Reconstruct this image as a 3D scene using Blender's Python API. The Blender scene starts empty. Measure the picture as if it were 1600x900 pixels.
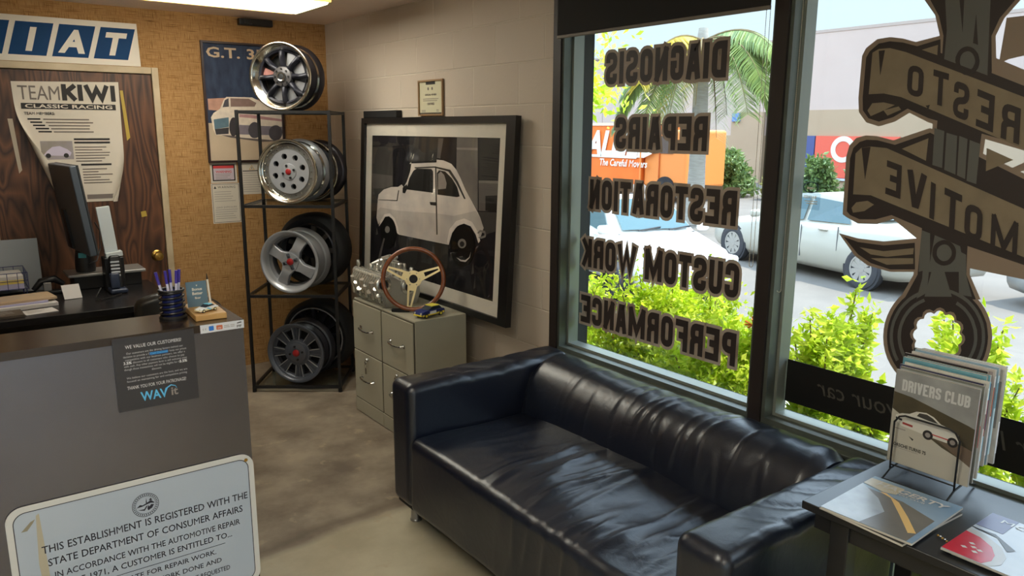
import bpy, bmesh, math, random
from math import sin, cos, pi, radians as RD
from mathutils import Vector, Matrix, noise
from mathutils.geometry import tessellate_polygon
random.seed(7)
S = bpy.context.scene
COL = S.collection
def lin(c):
    c /= 255.0
    return c/12.92 if c <= .04045 else ((c+.055)/1.055)**2.4
def rgb(*c): return tuple(lin(v) for v in c)+(1.0,)

# ------------------------------------------------------------ camera, sky, sun, exposure
cd = bpy.data.cameras.new('camera'); cam = bpy.data.objects.new('camera', cd); COL.objects.link(cam); S.camera = cam
cd.sensor_width = 36; cd.lens = 36*1197.36/1600; cd.clip_start = .05; cd.clip_end = 300
R_ = [[0.802423, -0.596732, 0.005336], [0.116744, 0.165743, 0.979234], [0.585225, 0.785137, -0.202661]]
mw = Matrix((R_[0], R_[1], [-v for v in R_[2]])).transposed().to_4x4()
mw.translation = Vector((-2.381, -5.481, 1.704)); cam.matrix_world = mw

S.view_settings.view_transform = 'Standard'; S.view_settings.look = 'None'
S.view_settings.gamma = 1; S.view_settings.use_curve_mapping = False
S.view_settings.exposure = EXPO = .7
SKY_STR, SUN_STR = 3.4, 4.4
S.cycles.use_denoising = True; S.cycles.max_bounces = 10; S.cycles.transparent_max_bounces = 16
S.cycles.sample_clamp_indirect = 6.0; S.cycles.caustics_reflective = False; S.cycles.caustics_refractive = False

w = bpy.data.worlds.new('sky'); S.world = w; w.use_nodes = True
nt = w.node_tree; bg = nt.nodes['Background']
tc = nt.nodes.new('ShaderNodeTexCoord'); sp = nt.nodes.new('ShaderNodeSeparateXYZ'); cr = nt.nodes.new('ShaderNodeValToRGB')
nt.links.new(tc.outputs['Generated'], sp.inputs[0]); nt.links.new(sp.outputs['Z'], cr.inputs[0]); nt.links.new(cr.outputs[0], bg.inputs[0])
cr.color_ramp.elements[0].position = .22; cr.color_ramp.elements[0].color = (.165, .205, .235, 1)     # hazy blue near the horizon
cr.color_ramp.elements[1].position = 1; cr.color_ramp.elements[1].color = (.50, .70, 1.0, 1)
e = cr.color_ramp.elements.new(.42); e.color = (.68, .83, 1.0, 1)                                       # upper sky brightened to light the room and sofa
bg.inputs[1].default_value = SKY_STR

sd = bpy.data.lights.new('sun', 'SUN'); sun = bpy.data.objects.new('sun', sd); COL.objects.link(sun)
sd.energy = SUN_STR; sd.angle = RD(.6); sd.color = (1, .95, .86)
sun.rotation_euler = Vector((-.42, .25, -1.0)).to_track_quat('-Z', 'Y').to_euler()
sun.location = (6, -4, 9)
FIX_STR = 7.5      # emission of the ceiling tubes' diffusers

# ------------------------------------------------------------ materials
MATS = {}
def mat(name, col, rough=.5, metal=0, spec=.5, noise_=None, bump=0, bscale=40, stretch=(1,1,1), emit=None, trans=0, coat=0):
    """col: sRGB triple; noise_: (second colour, scale, contrast 0..1)"""
    if name in MATS: return MATS[name]
    m = bpy.data.materials.new(name); m.use_nodes = True; MATS[name] = m
    t = m.node_tree; b = t.nodes['Principled BSDF']
    b.inputs['Base Color'].default_value = rgb(*col); b.inputs['Roughness'].default_value = rough
    b.inputs['Metallic'].default_value = metal; b.inputs['Specular IOR Level'].default_value = spec
    if coat: b.inputs['Coat Weight'].default_value = coat; b.inputs['Coat Roughness'].default_value = .1
    if noise_ or bump:
        c = t.nodes.new('ShaderNodeTexCoord'); mp = t.nodes.new('ShaderNodeMapping'); mp.inputs['Scale'].default_value = stretch
        t.links.new(c.outputs['Object'], mp.inputs[0])
    if noise_:
        c2, sc, k = noise_
        n = t.nodes.new('ShaderNodeTexNoise'); n.inputs['Scale'].default_value = sc; n.inputs['Detail'].default_value = 6
        r = t.nodes.new('ShaderNodeValToRGB'); r.color_ramp.elements[0].position = .5-.5*(1-k)*.6; r.color_ramp.elements[1].position = .5+.5*(1-k)*.6
        r.color_ramp.elements[0].color = rgb(*col); r.color_ramp.elements[1].color = rgb(*c2)
        t.links.new(mp.outputs[0], n.inputs['Vector']); t.links.new(n.outputs[0], r.inputs[0]); t.links.new(r.outputs[0], b.inputs['Base Color'])
    if bump:
        n = t.nodes.new('ShaderNodeTexNoise'); n.inputs['Scale'].default_value = bscale; n.inputs['Detail'].default_value = 8
        bp = t.nodes.new('ShaderNodeBump'); bp.inputs['Strength'].default_value = bump; bp.inputs['Distance'].default_value = .01
        t.links.new(mp.outputs[0], n.inputs['Vector']); t.links.new(n.outputs[0], bp.inputs['Height']); t.links.new(bp.outputs[0], b.inputs['Normal'])
    if emit: b.inputs['Emission Color'].default_value = rgb(*col); b.inputs['Emission Strength'].default_value = emit
    if trans: b.inputs['Transmission Weight'].default_value = trans
    return m
def P(c, r=.6): return mat('print_%d_%d_%d' % c, c, r, noise_=(tuple(min(255, int(v*1.12)+3) for v in c), 30, .2))
def glass_mat(name, tint=(1,1,1), refl=.08):
    m = bpy.data.materials.new(name); m.use_nodes = True; t = m.node_tree; t.nodes.clear()
    o = t.nodes.new('ShaderNodeOutputMaterial'); mx = t.nodes.new('ShaderNodeMixShader'); tr = t.nodes.new('ShaderNodeBsdfTransparent'); g = t.nodes.new('ShaderNodeBsdfGlossy')
    lw = t.nodes.new('ShaderNodeLayerWeight'); lw.inputs[0].default_value = .5; pw = t.nodes.new('ShaderNodeMath'); pw.operation = 'POWER'; pw.inputs[1].default_value = 5
    mu = t.nodes.new('ShaderNodeMath'); mu.operation = 'MULTIPLY_ADD'; mu.inputs[1].default_value = .5; mu.inputs[2].default_value = refl*.5
    tr.inputs[0].default_value = (*tint, 1); g.inputs['Roughness'].default_value = .02
    t.links.new(lw.outputs['Facing'], pw.inputs[0]); t.links.new(pw.outputs[0], mu.inputs[0]); t.links.new(mu.outputs[0], mx.inputs[0]); t.links.new(tr.outputs[0], mx.inputs[1]); t.links.new(g.outputs[0], mx.inputs[2]); t.links.new(mx.outputs[0], o.inputs[0])
    MATS[name] = m; return m
def leaf_mat(name, c1, c2, tr=.5):
    m = bpy.data.materials.new(name); m.use_nodes = True; t = m.node_tree; b = t.nodes['Principled BSDF']; o = t.nodes['Material Output']
    g = t.nodes.new('ShaderNodeNewGeometry'); r = t.nodes.new('ShaderNodeValToRGB'); r.color_ramp.elements[0].color = rgb(*c1); r.color_ramp.elements[1].color = rgb(*c2)
    t.links.new(g.outputs['Random Per Island'], r.inputs[0]); t.links.new(r.outputs[0], b.inputs['Base Color']); b.inputs['Roughness'].default_value = .45
    tl = t.nodes.new('ShaderNodeBsdfTranslucent'); t.links.new(r.outputs[0], tl.inputs[0]); mx = t.nodes.new('ShaderNodeMixShader'); mx.inputs[0].default_value = tr
    t.links.new(b.outputs[0], mx.inputs[1]); t.links.new(tl.outputs[0], mx.inputs[2]); t.links.new(mx.outputs[0], o.inputs[0]); MATS[name] = m; return m

# ------------------------------------------------------------ glyphs of the built-in typeface, read once into 2-D meshes
GL = {}
def load_glyphs():
    cu = bpy.data.curves.new('glyph', 'FONT'); ob = bpy.data.objects.new('glyph', cu); COL.objects.link(ob); cu.resolution_u = 2
    def ev(s):
        cu.body = s; dg = bpy.context.evaluated_depsgraph_get(); dg.update(); return ob.evaluated_get(dg).to_mesh()
    def mx(s): me = ev(s); return max(v.co.x for v in me.vertices)
    chars = 'ABCDEFGHIJKLMNOPQRSTUVWXYZabcdefghijklmnopqrstuvwxyz0123456789.,!%&-/:\'$'
    base = mx('||')
    for bold, off in ((0, 0.0), (1, .022), (2, .045), (3, .010)):
        cu.offset = off
        for ch in chars:
            me = ev(ch); GL[bold, ch] = ([(v.co.x, v.co.y) for v in me.vertices], [tuple(p.vertices) for p in me.polygons], 0)
        cu.offset = 0
        for ch in chars: v, f, _ = GL[bold, ch]; GL[bold, ch] = (v, f, mx('|'+ch+'|')-base)
    for k in (1, 2, 3): GL[k, 'M'] = GL[0, 'M']      # the emboldened M folds over itself
    bpy.data.objects.remove(ob); bpy.data.curves.remove(cu)
load_glyphs()

# condensed block lettering drawn as thick strokes: points in a unit box, third value = rounded corner
ST = {
 'A': [[(0,0),(.36,1),(.64,1),(1,0)],[(.17,.27),(.83,.27)]], 'B': [[(0,0),(0,1),(1,1,1),(1,.52,1),(0,.52)],[(0,.52),(1,.52,1),(1,0,1),(0,0)]],
 'C': [[(1,.68),(1,1,1),(0,1,1),(0,0,1),(1,0,1),(1,.32)]], 'D': [[(0,.5),(0,1),(1,1,1),(1,0,1),(0,0),(0,.52)]],
 'E': [[(1,1),(0,1),(0,0),(1,0)],[(0,.52),(.85,.52)]], 'F': [[(1,1),(0,1),(0,0)],[(0,.5),(.85,.5)]],
 'G': [[(1,.7),(1,1,1),(0,1,1),(0,0,1),(1,0,1),(1,.45),(.55,.45)]], 'I': [[(0,0),(0,1)]], 'K': [[(0,0),(0,1)],[(.05,.42),(1,1.0)],[(.33,.6),(1,0)]],
 'L': [[(0,1),(0,0),(1,0)]], 'M': [[(0,0),(0,1)],[(1,0),(1,1)],[(0.02,1),(.5,.12),(.98,1)]], 'N': [[(0,0),(0,1)],[(1,0),(1,1)],[(0,1),(1,0)]],
 'O': [[(0,.5),(0,1,1),(1,1,1),(1,0,1),(0,0,1),(0,.52)]], 'P': [[(0,0),(0,1),(1,1,1),(1,.46,1),(0,.46)]], 'R': [[(0,0),(0,1),(1,1,1),(1,.5,1),(0,.5)],[(.5,.5),(1,.42,1),(1,0)]],
 'S': [[(1,.72),(1,1,1),(0,1,1),(0,.56,1),(1,.44,1),(1,0,1),(0,0,1),(0,.28)]], 'T': [[(0,1),(1,1)],[(.5,1),(.5,0)]], 'U': [[(0,1),(0,0,1),(1,0,1),(1,1)]],
 'V': [[(0,1),(.42,0),(.58,0),(1,1)]], 'W': [[(0,1),(.25,.02),(.5,.85),(.75,.02),(1,1)]], ' ': []}
def st_width(ch): return {'I': 0.0, 'M': 1.5, 'W': 1.75, ' ': .45}.get(ch, 1.0)
def round_path(pts, r):
    out = []
    for i, p in enumerate(pts):
        if len(p) == 3 and 0 < i < len(pts)-1:
            a, b, c = Vector(pts[i-1][:2]), Vector(p[:2]), Vector(pts[i+1][:2])
            rr = min(r, (a-b).length*.48, (c-b).length*.48)
            p0, p1 = b+(a-b).normalized()*rr, b+(c-b).normalized()*rr
            for k in range(5):
                t = k/4; out.append((p0*(1-t)+b*t)*(1-t)+(b*(1-t)+p1*t)*t)
        else: out.append(Vector(p[:2]))
    return out
def stroke_quads(pts, t, ext=0):
    """thick polyline as quads with mitred joints"""
    n = len(pts); L = []; Rr = []
    pts = list(pts)
    if ext:
        pts[0] = pts[0]+(pts[0]-pts[1]).normalized()*ext[0]; pts[-1] = pts[-1]+(pts[-1]-pts[-2]).normalized()*ext[1]
    for i, p in enumerate(pts):
        d0 = (p-pts[i-1]).normalized() if i else None; d1 = (pts[i+1]-p).normalized() if i < n-1 else None
        d = ((d0 or d1)+(d1 or d0)).normalized() if (d0 or d1)+(d1 or d0) else (d1 or d0)
        nn = Vector((-d.y, d.x)); ref = d1 or d0; k = max(.45, nn.dot(Vector((-ref.y, ref.x))))
        L.append(p+nn*t/2/k); Rr.append(p-nn*t/2/k)
    return L+Rr, [(i, n+i, n+i+1, i+1) for i in range(n-1)]
def st_glyph(ch, h, wd, t, extra=0):
    """height h, letter width wd, stroke t; extra widens every stroke (for an outline)"""
    cw, chh = wd*st_width(ch)-t*(1 if st_width(ch) else 0), h-t; res = []
    if ch == 'I': cw = 0
    for pl in ST[ch]:
        pts = [(p[0]*cw+t/2, p[1]*chh+t/2)+tuple(p[2:]) for p in pl]; e = []
        for end, nxt in ((0, 1), (-1, -2)):
            p, q = pl[end], pl[nxt]
            e.append((t/2 if (p[1] in (0, 1) and p[1] != q[1]) or (p[0] in (0, 1) and p[1] == q[1]) else 0)+extra)
        pts = round_path(pts, wd*.42); k = [pts[0]]
        for p in pts[1:]:
            if (p-k[-1]).length > wd*.01: k.append(p)
        res.append(stroke_quads(k, t+2*extra, e))
    return res, (cw+t)

# ------------------------------------------------------------ mesh building
def plane_m(o, x, y):
    x, y = Vector(x).normalized(), Vector(y).normalized(); z = x.cross(y)
    m = Matrix((x, y, z)).transposed().to_4x4(); m.translation = Vector(o); return m
def T_(x, y, z): return Matrix.Translation((x, y, z))
def RZ(a): return Matrix.Rotation(a, 4, 'Z')
def RX(a): return Matrix.Rotation(a, 4, 'X')
def RY(a): return Matrix.Rotation(a, 4, 'Y')
I4 = Matrix.Identity(4)
def rrect(w, h, r, n=4, cx=0, cy=0):
    o = []
    for k, (sx, sy) in enumerate(((1,1),(-1,1),(-1,-1),(1,-1))):
        for i in range(n+1):
            a = pi/2*k+pi/2*i/n; o.append((cx+sx*(w/2-r)+r*cos(a), cy+sy*(h/2-r)+r*sin(a)))
    return o
def circ(r, n=32, cx=0, cy=0, ph=0, ry=None): return [(cx+r*cos(2*pi*i/n+ph), cy+(ry or r)*sin(2*pi*i/n+ph)) for i in range(n)]
def rect(x0, y0, x1, y1): return [(x0,y0),(x1,y0),(x1,y1),(x0,y1)]
class MB:
    def __init__(s): s.v = []; s.f = []; s.mi = []; s.mats = []
    def add(s, vs, fs, m, M=I4):
        if m not in s.mats: s.mats.append(m)
        k = s.mats.index(m); o = len(s.v)
        s.v += [tuple(M @ Vector(v)) for v in vs]
        flip = M.determinant() < 0
        for f in fs: s.f.append(tuple(o+i for i in (reversed(f) if flip else f))); s.mi.append(k)
        return s
    def box(s, a, b, m, M=I4, bev=0):
        a, b = [min(x, y) for x, y in zip(a, b)], [max(x, y) for x, y in zip(a, b)]
        if bev:
            c = [(x+y)/2 for x, y in zip(a, b)]; h = [(y-x)/2 for x, y in zip(a, b)]
            return s.rbox(c, [2*x for x in h], min(bev, min(h)*.98), m, M, k=2, m_=1)
        x0,y0,z0 = a; x1,y1,z1 = b
        v = [(x0,y0,z0),(x1,y0,z0),(x1,y1,z0),(x0,y1,z0),(x0,y0,z1),(x1,y0,z1),(x1,y1,z1),(x0,y1,z1)]
        return s.add(v, [(3,2,1,0),(4,5,6,7),(0,1,5,4),(1,2,6,5),(2,3,7,6),(3,0,4,7)], m, M)
    def rbox(s, c, size, r, m, M=I4, k=4, m_=6, fn=None):
        h = [x/2 for x in size]; mm = m_ if isinstance(m_, (tuple, list)) else (m_,)*3
        def ax(i):
            hi = h[i]-r; o = [-h[i]+r*(1-math.tan(pi/4*(1-j/k))) for j in range(k)]
            o += [-hi+2*hi*j/mm[i] for j in range(mm[i]+1)]
            o += [h[i]-r*(1-math.tan(pi/4*(j+1)/k)) for j in range(k)]
            return o
        A = [ax(0), ax(1), ax(2)]; idx = {}; vs = []; fs = []
        def vid(p):
            key = tuple(round(x, 5) for x in p)
            if key not in idx:
                q = [max(-(h[i]-r), min(h[i]-r, p[i])) for i in range(3)]; d = Vector([p[i]-q[i] for i in range(3)])
                d = d.normalized()*r if d.length > 1e-9 else d
                o = Vector(c)+Vector(q)+d
                if fn: o = fn(o)
                idx[key] = len(vs); vs.append(tuple(o))
            return idx[key]
        for a in range(3):
            u, v = (a+1) % 3, (a+2) % 3
            for sg in (-1, 1):
                for i in range(len(A[u])-1):
                    for j in range(len(A[v])-1):
                        q = []
                        for di, dj in ((0,0),(1,0),(1,1),(0,1)):
                            p = [0,0,0]; p[a] = sg*h[a]; p[u] = A[u][i+di]; p[v] = A[v][j+dj]; q.append(vid(p))
                        if sg < 0: q.reverse()
                        if len(set(q)) > 2: fs.append(tuple(q))
        return s.add(vs, fs, m, M)
    def lathe(s, prof, m, M=I4, n=48, a0=0, a1=2*pi):
        full = abs(a1-a0-2*pi) < 1e-6; nn = n if full else n+1; vs = []; fs = []; L = len(prof)
        for i in range(nn):
            a = a0+(a1-a0)*i/n
            for r, z in prof: vs.append((r*cos(a), r*sin(a), z))
        for i in range(n):
            j = (i+1) % nn
            for q in range(L-1): fs.append((i*L+q, j*L+q, j*L+q+1, i*L+q+1))
        return s.add(vs, fs, m, M)
    def cyl(s, p0, p1, r0, m, r1=None, n=16, M=I4):
        p0, p1 = Vector(p0), Vector(p1); r1 = r0 if r1 is None else r1; d = (p1-p0); l = d.length
        q = d.to_track_quat('Z', 'Y').to_matrix().to_4x4(); q.translation = p0
        vs = [(r0*cos(2*pi*i/n), r0*sin(2*pi*i/n), 0) for i in range(n)]+[(r1*cos(2*pi*i/n), r1*sin(2*pi*i/n), l) for i in range(n)]
        fs = [(i, (i+1) % n, n+(i+1) % n, n+i) for i in range(n)]+[tuple(range(n-1, -1, -1)), tuple(range(n, 2*n))]
        return s.add(vs, fs, m, M @ q)
    def tube(s, pts, r, m, n=8, M=I4, closed=False):
        pts = [Vector(p) for p in pts]; N = len(pts); vs = []; fs = []; up = Vector((0,0,1)); prev = None
        for i, p in enumerate(pts):
            a = pts[(i-1) % N] if closed or i else p; b = pts[(i+1) % N] if closed or i < N-1 else p
            d = (b-a).normalized()
            if prev is None:
                u = d.cross(up); u = u.normalized() if u.length > 1e-4 else Vector((1,0,0))
            else:
                u = prev-d*prev.dot(d); u = u.normalized() if u.length > 1e-6 else prev
            prev = u; w_ = d.cross(u); rr = r[i] if isinstance(r, (list, tuple)) else r
            vs += [tuple(p+u*rr*cos(2*pi*k/n)+w_*rr*sin(2*pi*k/n)) for k in range(n)]
        for i in range(N if closed else N-1):
            j = (i+1) % N
            for k in range(n): fs.append((i*n+k, j*n+k, j*n+(k+1) % n, i*n+(k+1) % n))
        if not closed: fs += [tuple(range(n)), tuple(range((N-1)*n+n-1, (N-1)*n-1, -1))]
        return s.add(vs, fs, m, M)
    def poly(s, loops, z0, z1, m, M=I4, side=None):
        """flat outline (first loop) with holes (other loops); z0 == z1 gives the face alone"""
        if not isinstance(loops[0][0], (tuple, list)): loops = [loops]
        tri = tessellate_polygon([[Vector((x, y, 0)) for x, y in l] for l in loops]); fl = [p for l in loops for p in l]; n = len(fl)
        def area(t): a, b, c = [fl[i] for i in t]; return (b[0]-a[0])*(c[1]-a[1])-(c[0]-a[0])*(b[1]-a[1])
        up = [t if area(t) > 0 else (t[0], t[2], t[1]) for t in tri]
        if z0 == z1: return s.add([(x, y, z1) for x, y in fl], up, m, M)
        vs = [(x, y, z1) for x, y in fl]+[(x, y, z0) for x, y in fl]
        s.add(vs, up+[tuple(n+i for i in reversed(t)) for t in up], m, M); fs = []; o = 0
        for li, l in enumerate(loops):
            ar = sum(l[i][0]*l[(i+1) % len(l)][1]-l[(i+1) % len(l)][0]*l[i][1] for i in range(len(l)))
            for i in range(len(l)):
                a, b = o+i, o+(i+1) % len(l); q = (a, n+a, n+b, b)
                fs.append(q if (ar > 0) == (li == 0) else q)
            o += len(l)
        return s.add(vs, fs, side or m, M)
    def text(s, t, size, m, M=I4, al='c', bold=0, width=None, z=.0005, shear=0, sp=1.0):
        adv = [GL[bold, c][2]*sp if (bold, c) in GL else .3 for c in t]; tot = sum(adv)*size; kx = 1
        if width: kx = width/max(tot, 1e-6)
        x = {'l': 0, 'c': -tot*kx/2, 'r': -tot*kx}[al]
        for c, a in zip(t, adv):
            if (bold, c) in GL:
                v, f, _ = GL[bold, c]; s.add([(x+(px+shear*py)*size*kx, py*size, z) for px, py in v], f, m, M)
            x += a*size*kx
        return s
    def stroke(s, t, h, wd, tk, gap, m, M=I4, outline=None, om=None, z=0, zo=0, al='c'):
        gs = [st_glyph(c, h, wd, tk) for c in t]; tot = sum(g[1] for g in gs)+gap*(len(t)-1); x = {'c': -tot/2, 'l': 0}[al]
        n = 0
        for c, g in zip(t, gs):
            if outline:
                for q in st_glyph(c, h, wd, tk, outline)[0]: n += 1; s.quads(q, om, M @ T_(x, 0, zo+n % 8*6e-5))
            for q in g[0]: n += 1; s.quads(q, m, M @ T_(x, 0, z+n % 8*6e-5))
            x += g[1]+gap
        return s
    def quads(s, q, m, M):
        for i, f in enumerate(q[1]): s.add([(q[0][k].x, q[0][k].y, (i % 6 if i < len(q[1])-1 else 8)*1.0e-5) for k in f], [(0,1,2,3)], m, M)
        return s
    def lines(s, x, y, w_, n, dy, th, m, M=I4, z=.0005, jag=.25, rnd=random):
        for i in range(n):
            l = w_*(1-jag*rnd.random()); s.add([(x, y-i*dy, z), (x+l, y-i*dy, z), (x+l, y-i*dy+th, z), (x, y-i*dy+th, z)], [(0,1,2,3)], m, M)
        return s
    def build(s, name, parent=None, smooth=None, loc=None, M=None):
        me = bpy.data.meshes.new(name); me.from_pydata(s.v, [], s.f)
        for m in s.mats: me.materials.append(m)
        me.polygons.foreach_set('material_index', s.mi)
        if smooth:
            me.polygons.foreach_set('use_smooth', [True]*len(me.polygons)); me.set_sharp_from_angle(angle=RD(smooth))
        me.update(); o = bpy.data.objects.new(name, me); COL.objects.link(o)
        if parent: o.parent = parent
        if M is not None: o.matrix_world = M
        elif loc is not None: o.location = loc
        return o
def tag(o, label=None, cat=None, group=None, kind=None):
    if label: o['label'] = label
    if cat: o['category'] = cat
    if group: o['group'] = group
    if kind: o['kind'] = kind
    return o
def thing(name, label, cat, loc=(0,0,0), rz=0, group=None, M=None):
    o = bpy.data.objects.new(name, None); COL.objects.link(o); o.empty_display_size = .05
    if M is not None: o.matrix_world = M
    else: o.location = loc; o.rotation_euler = (0, 0, rz)
    return tag(o, label, cat, group)
def struct(o): o['kind'] = 'structure'; return o
# ------------------------------------------------------------ room surfaces
def burlap():
    m = bpy.data.materials.new('burlap'); m.use_nodes = True; t = m.node_tree; b = t.nodes['Principled BSDF']; N = t.nodes.new; Lk = t.links.new
    c = N('ShaderNodeTexCoord'); b.inputs['Roughness'].default_value = .9; b.inputs['Specular IOR Level'].default_value = .1
    outs = []
    for sc in ((9, 9, 230), (260, 9, 16)):
        mp = N('ShaderNodeMapping'); mp.inputs['Scale'].default_value = sc; n = N('ShaderNodeTexNoise'); n.inputs['Scale'].default_value = 1; n.inputs['Detail'].default_value = 4
        Lk(c.outputs['Object'], mp.inputs[0]); Lk(mp.outputs[0], n.inputs['Vector']); outs.append(n)
    big = N('ShaderNodeTexNoise'); big.inputs['Scale'].default_value = 1.6; big.inputs['Detail'].default_value = 4; Lk(c.outputs['Object'], big.inputs['Vector'])
    mu = N('ShaderNodeMath'); mu.operation = 'MINIMUM'; Lk(outs[0].outputs[0], mu.inputs[0]); Lk(outs[1].outputs[0], mu.inputs[1])
    r = N('ShaderNodeValToRGB'); Lk(mu.outputs[0], r.inputs[0]); r.color_ramp.elements[0].position = .28; r.color_ramp.elements[0].color = rgb(96, 64, 36)
    r.color_ramp.elements[1].position = .56; r.color_ramp.elements[1].color = rgb(194, 154, 104); e = r.color_ramp.elements.new(.4); e.color = rgb(172, 130, 84)
    mx = N('ShaderNodeMix'); mx.data_type = 'RGBA'; mx.blend_type = 'MULTIPLY'; mx.inputs[0].default_value = .5; r2 = N('ShaderNodeValToRGB')
    r2.color_ramp.elements[0].position = .35; r2.color_ramp.elements[1].position = .65; r2.color_ramp.elements[0].color = (.62, .58, .5, 1); r2.color_ramp.elements[1].color = (1, 1, 1, 1)
    Lk(big.outputs[0], r2.inputs[0]); Lk(r.outputs[0], mx.inputs['A']); Lk(r2.outputs[0], mx.inputs['B']); Lk(mx.outputs['Result'], b.inputs['Base Color'])
    bp = N('ShaderNodeBump'); bp.inputs['Strength'].default_value = .35; bp.inputs['Distance'].default_value = .004; Lk(mu.outputs[0], bp.inputs['Height']); Lk(bp.outputs[0], b.inputs['Normal'])
    return m
def blockwork():
    m = bpy.data.materials.new('painted_block'); m.use_nodes = True; t = m.node_tree; b = t.nodes['Principled BSDF']; N = t.nodes.new; Lk = t.links.new
    c = N('ShaderNodeTexCoord'); s = N('ShaderNodeSeparateXYZ'); cb = N('ShaderNodeCombineXYZ'); Lk(c.outputs['Object'], s.inputs[0])
    ad = N('ShaderNodeMath'); ad.inputs[1].default_value = 1.925+.4064*20+.4064/2*0; Lk(s.outputs['Y'], ad.inputs[0]); Lk(ad.outputs[0], cb.inputs[0]); Lk(s.outputs['Z'], cb.inputs[1])
    nz = N('ShaderNodeTexNoise'); nz.inputs['Scale'].default_value = 5; va = N('ShaderNodeVectorMath'); vm = N('ShaderNodeVectorMath'); vm.operation = 'SCALE'; vm.inputs['Scale'].default_value = .004
    Lk(c.outputs['Object'], nz.inputs['Vector']); Lk(nz.outputs['Color'], vm.inputs[0]); Lk(cb.outputs[0], va.inputs[0]); Lk(vm.outputs[0], va.inputs[1])
    bk = N('ShaderNodeTexBrick'); bk.inputs['Scale'].default_value = 1; bk.inputs['Mortar Size'].default_value = .005; bk.inputs['Mortar Smooth'].default_value = .6; bk.inputs['Brick Width'].default_value = .4064; bk.inputs['Row Height'].default_value = .2032
    bk.inputs['Color1'].default_value = rgb(204, 190, 174); bk.inputs['Color2'].default_value = rgb(198, 184, 168); bk.inputs['Mortar'].default_value = rgb(212, 200, 184); Lk(va.outputs[0], bk.inputs['Vector'])
    n = N('ShaderNodeTexNoise'); n.inputs['Scale'].default_value = 60; n.inputs['Detail'].default_value = 8; Lk(c.outputs['Object'], n.inputs['Vector'])
    Lk(bk.outputs['Color'], b.inputs['Base Color']); b.inputs['Roughness'].default_value = .6
    inv = N('ShaderNodeMath'); inv.operation = 'MULTIPLY_ADD'; inv.inputs[1].default_value = -1.0; inv.inputs[2].default_value = 1; Lk(bk.outputs['Fac'], inv.inputs[0])
    m2 = N('ShaderNodeMath'); m2.operation = 'MULTIPLY_ADD'; m2.inputs[1].default_value = .22; Lk(n.outputs[0], m2.inputs[0]); Lk(inv.outputs[0], m2.inputs[2])
    bp = N('ShaderNodeBump'); bp.inputs['Strength'].default_value = .6; bp.inputs['Distance'].default_value = .006; Lk(m2.outputs[0], bp.inputs['Height']); Lk(bp.outputs[0], b.inputs['Normal'])
    return m
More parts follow.
